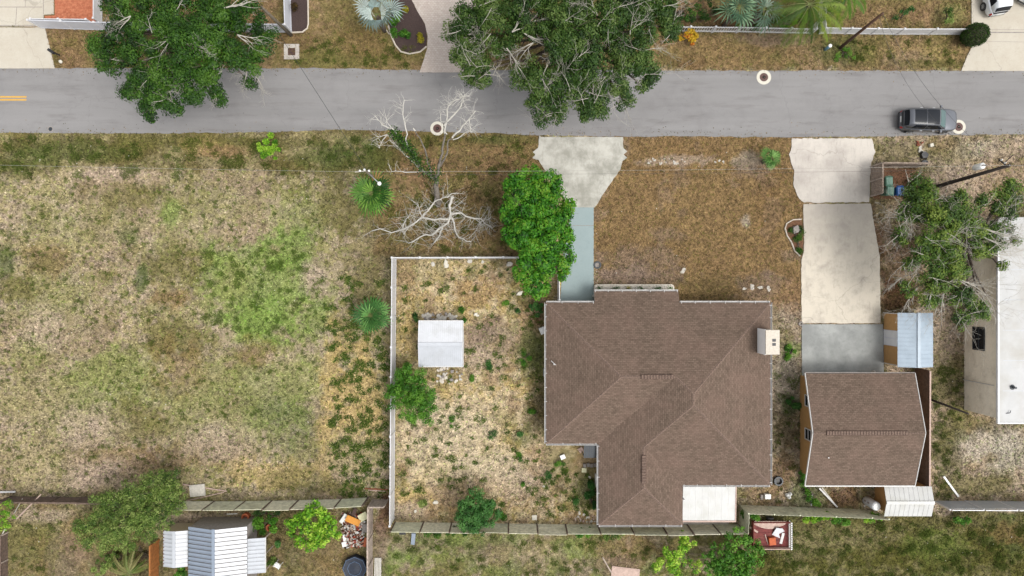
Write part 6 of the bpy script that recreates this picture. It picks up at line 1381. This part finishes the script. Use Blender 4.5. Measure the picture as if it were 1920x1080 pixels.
for pts,r in (([(850,368,.9),(842,385,.8),(845,400,.7),(840,418,.6),(828,425,.5)],.13),([(828,425,.5),(812,440,.4),(795,440,.35),(766,456,.2)],.09),([(830,424,.5),(824,442,.3),(812,457,.15)],.08),([(845,405,.6),(852,425,.5),(860,445,.3),(883,453,.15)],.09),([(845,402,.7),(865,400,.7),(890,410,.6),(905,412,.5),(922,428,.25)],.09),([(842,412,.6),(815,412,.7),(792,408,.7),(775,420,.6),(752,431,.4),(697,433,.2)],.09),([(792,408,.7),(806,390,.8),(815,378,.9),(830,370,1),(855,362,1)],.07),([(792,408,.7),(786,395,.7),(784,382,.8)],.04),([(890,410,.6),(912,412,.5),(920,408,.6)],.04),([(752,431,.4),(760,415,.5),(768,402,.6)],.04),([(905,412,.5),(895,428,.3),(890,435,.2)],.03),([(783,415,.6),(768,425,.5),(757,440,.3)],.05)):
    q=poly(m,pts,r,r*.5,6)
    for p in q[1:]:
        for k in range(2): twig(tw,p,(rr.uniform(-1,1),rr.uniform(-1,1),rr.uniform(-.1,.4)),rr.uniform(.5,1.4),.018,1,rr)
m.build('limbs','bark_white',fb,True); tw.v=[(x,y,max(.03,z)) for x,y,z in tw.v]; tw.build('twigs','bark_white',fb)['kind']='stuff'

# ------------------------------------------------------------------ grass and weeds over the ground
rg=np.random.default_rng(77)
n=230000; X=rg.uniform(-40,1960,n); Y=rg.uniform(-30,1110,n); bad=np.zeros(n,bool)
for poly_ in HARD: bad|=inpoly(X,Y,poly_)
for (x0,y0,x1,y1) in ((1035,575,1435,895),(1125,830,1275,975),(1512,705,1700,900),(790,610,862,680),(1660,590,1720,680),(1815,430,1990,760)): bad|=(X>x0)&(X<x1)&(Y>y0)&(Y<y1)
for poly_ in (B1,B2): bad|=inpoly(X,Y,poly_)
X=X[~bad]; Y=Y[~bad]; C=ground_color(X,Y)
kk=rg.random(len(X)); soft=((X>1105)&(X<1505)&(Y>250)&(Y<575))|(Y<250)|(Y>1000); cf=np.where(soft,.55,.9)
C=C*(1+(np.where(kk<.28,.45,np.where(kk<.60,1.0,1.45))-1)*cf)[:,None]*rg.uniform(.88,1.12,len(X))[:,None]
gre=rg.random(len(X))<.14; C[gre]=C[gre]*np.array([.74,.92,.6])
V,F,C3=tuft_blades(X,Y,C,4,.145,rg,.3,.45); o=np_obj('grass',V,F,C3,'grass',kind='stuff'); tag(o,'short dry and green grass tufts covering the ground','grass')
# darker green weed tufts
wx=[];wy=[];wr=[]
def zone(n,x0,y0,x1,y1,r0,r1):
    for k in range(n): wx.append(rg.uniform(x0,x1)); wy.append(rg.uniform(y0,y1)); wr.append(rg.uniform(r0,r1))
zone(120,622,600,730,880,4,8); zone(40,600,520,720,640,3,7); zone(150,748,495,1015,970,2.5,6); zone(70,0,260,720,330,4,10); zone(620,0,330,600,930,1.2,3.6); zone(60,380,470,600,620,3,7); zone(50,720,260,1000,470,3,8); zone(40,640,880,730,930,3,6); zone(60,740,1005,1330,1080,3,7); zone(90,1420,980,1920,1080,3,9); zone(30,1450,700,1505,960,2.5,5); zone(40,1750,690,1800,930,3,7); zone(30,20,960,280,1070,3,7); zone(40,1000,880,1115,970,2.5,6); zone(40,560,70,780,128,3,6); zone(20,1600,75,1800,125,3,6)
wx,wy,wr=map(np.array,(wx,wy,wr)); bad=np.zeros(len(wx),bool)
for poly_ in HARD: bad|=inpoly(wx,wy,poly_)
wx,wy,wr=wx[~bad],wy[~bad],wr[~bad]
WG0=ground_color(wx,wy)*np.array([.5,.6,.36])
wp=np.array(pal((50,78,26),(72,100,36),(96,122,48),(120,132,62),k=1.1)); VV=[];FF=[];CC=[]; o=0
for gcol,x,y,r in zip(WG0,wx,wy,wr):
    m_=int(4+r*r*1.0); xx=x+rg.normal(size=m_)*r*.6; yy=y+rg.normal(size=m_)*r*.5; c=wp[rg.integers(0,4,m_)]
    keep=1.0 if 600<x<740 and y>500 else .35 if (x<600 or y<480 or y>1000 or x>1400) else .85
    c=c*keep+gcol*(1-keep)
    v,f,cc=tuft_blades(xx,yy,c,4,.17,rg,.5,.3); VV.append(v);FF.append(f+o);CC.append(cc);o+=len(v)
g=np_obj('weeds',np.concatenate(VV),np.concatenate(FF),np.concatenate(CC),'grass',kind='stuff'); tag(g,'scattered darker green weed tufts in the dry ground','weeds')
# pale litter flecks and leaf litter
n=260; X=rg.uniform(0,1920,n); Y=rg.uniform(255,1075,n); bad=np.zeros(n,bool)
for poly_ in HARD: bad|=inpoly(X,Y,poly_)
bad|=(X>1000)&(X<1460)&(Y>540)&(Y<990)
X=X[~bad];Y=Y[~bad]; pts=np.stack([(X-960)/S,(540-Y)/S,np.full(len(X),.06)],1); V,F,C=leaf_quads(pts,.09,np.tile(lin((236,230,216))*K,(len(X),1)),3,rg,.7); o=np_obj('litter',V,F,C,'grass',kind='stuff'); tag(o,'tiny pale litter flecks scattered over the ground','litter')
n=900; X=rg.uniform(0,1920,n); Y=np.where(rg.random(n)<.5,129+rg.exponential(6,n),252-rg.exponential(6,n)); pts=np.stack([(X-960)/S,(540-Y)/S,np.full(n,.03)],1)
V,F,C=leaf_quads(pts,.10,np.array(pal((110,90,60),(150,126,84),(90,84,60)))[rg.integers(0,3,n)],4,rg,.6); o=np_obj('fallen_leaves',V,F,C,'grass',kind='stuff'); tag(o,'brown leaf litter gathered along the road edges','leaves')
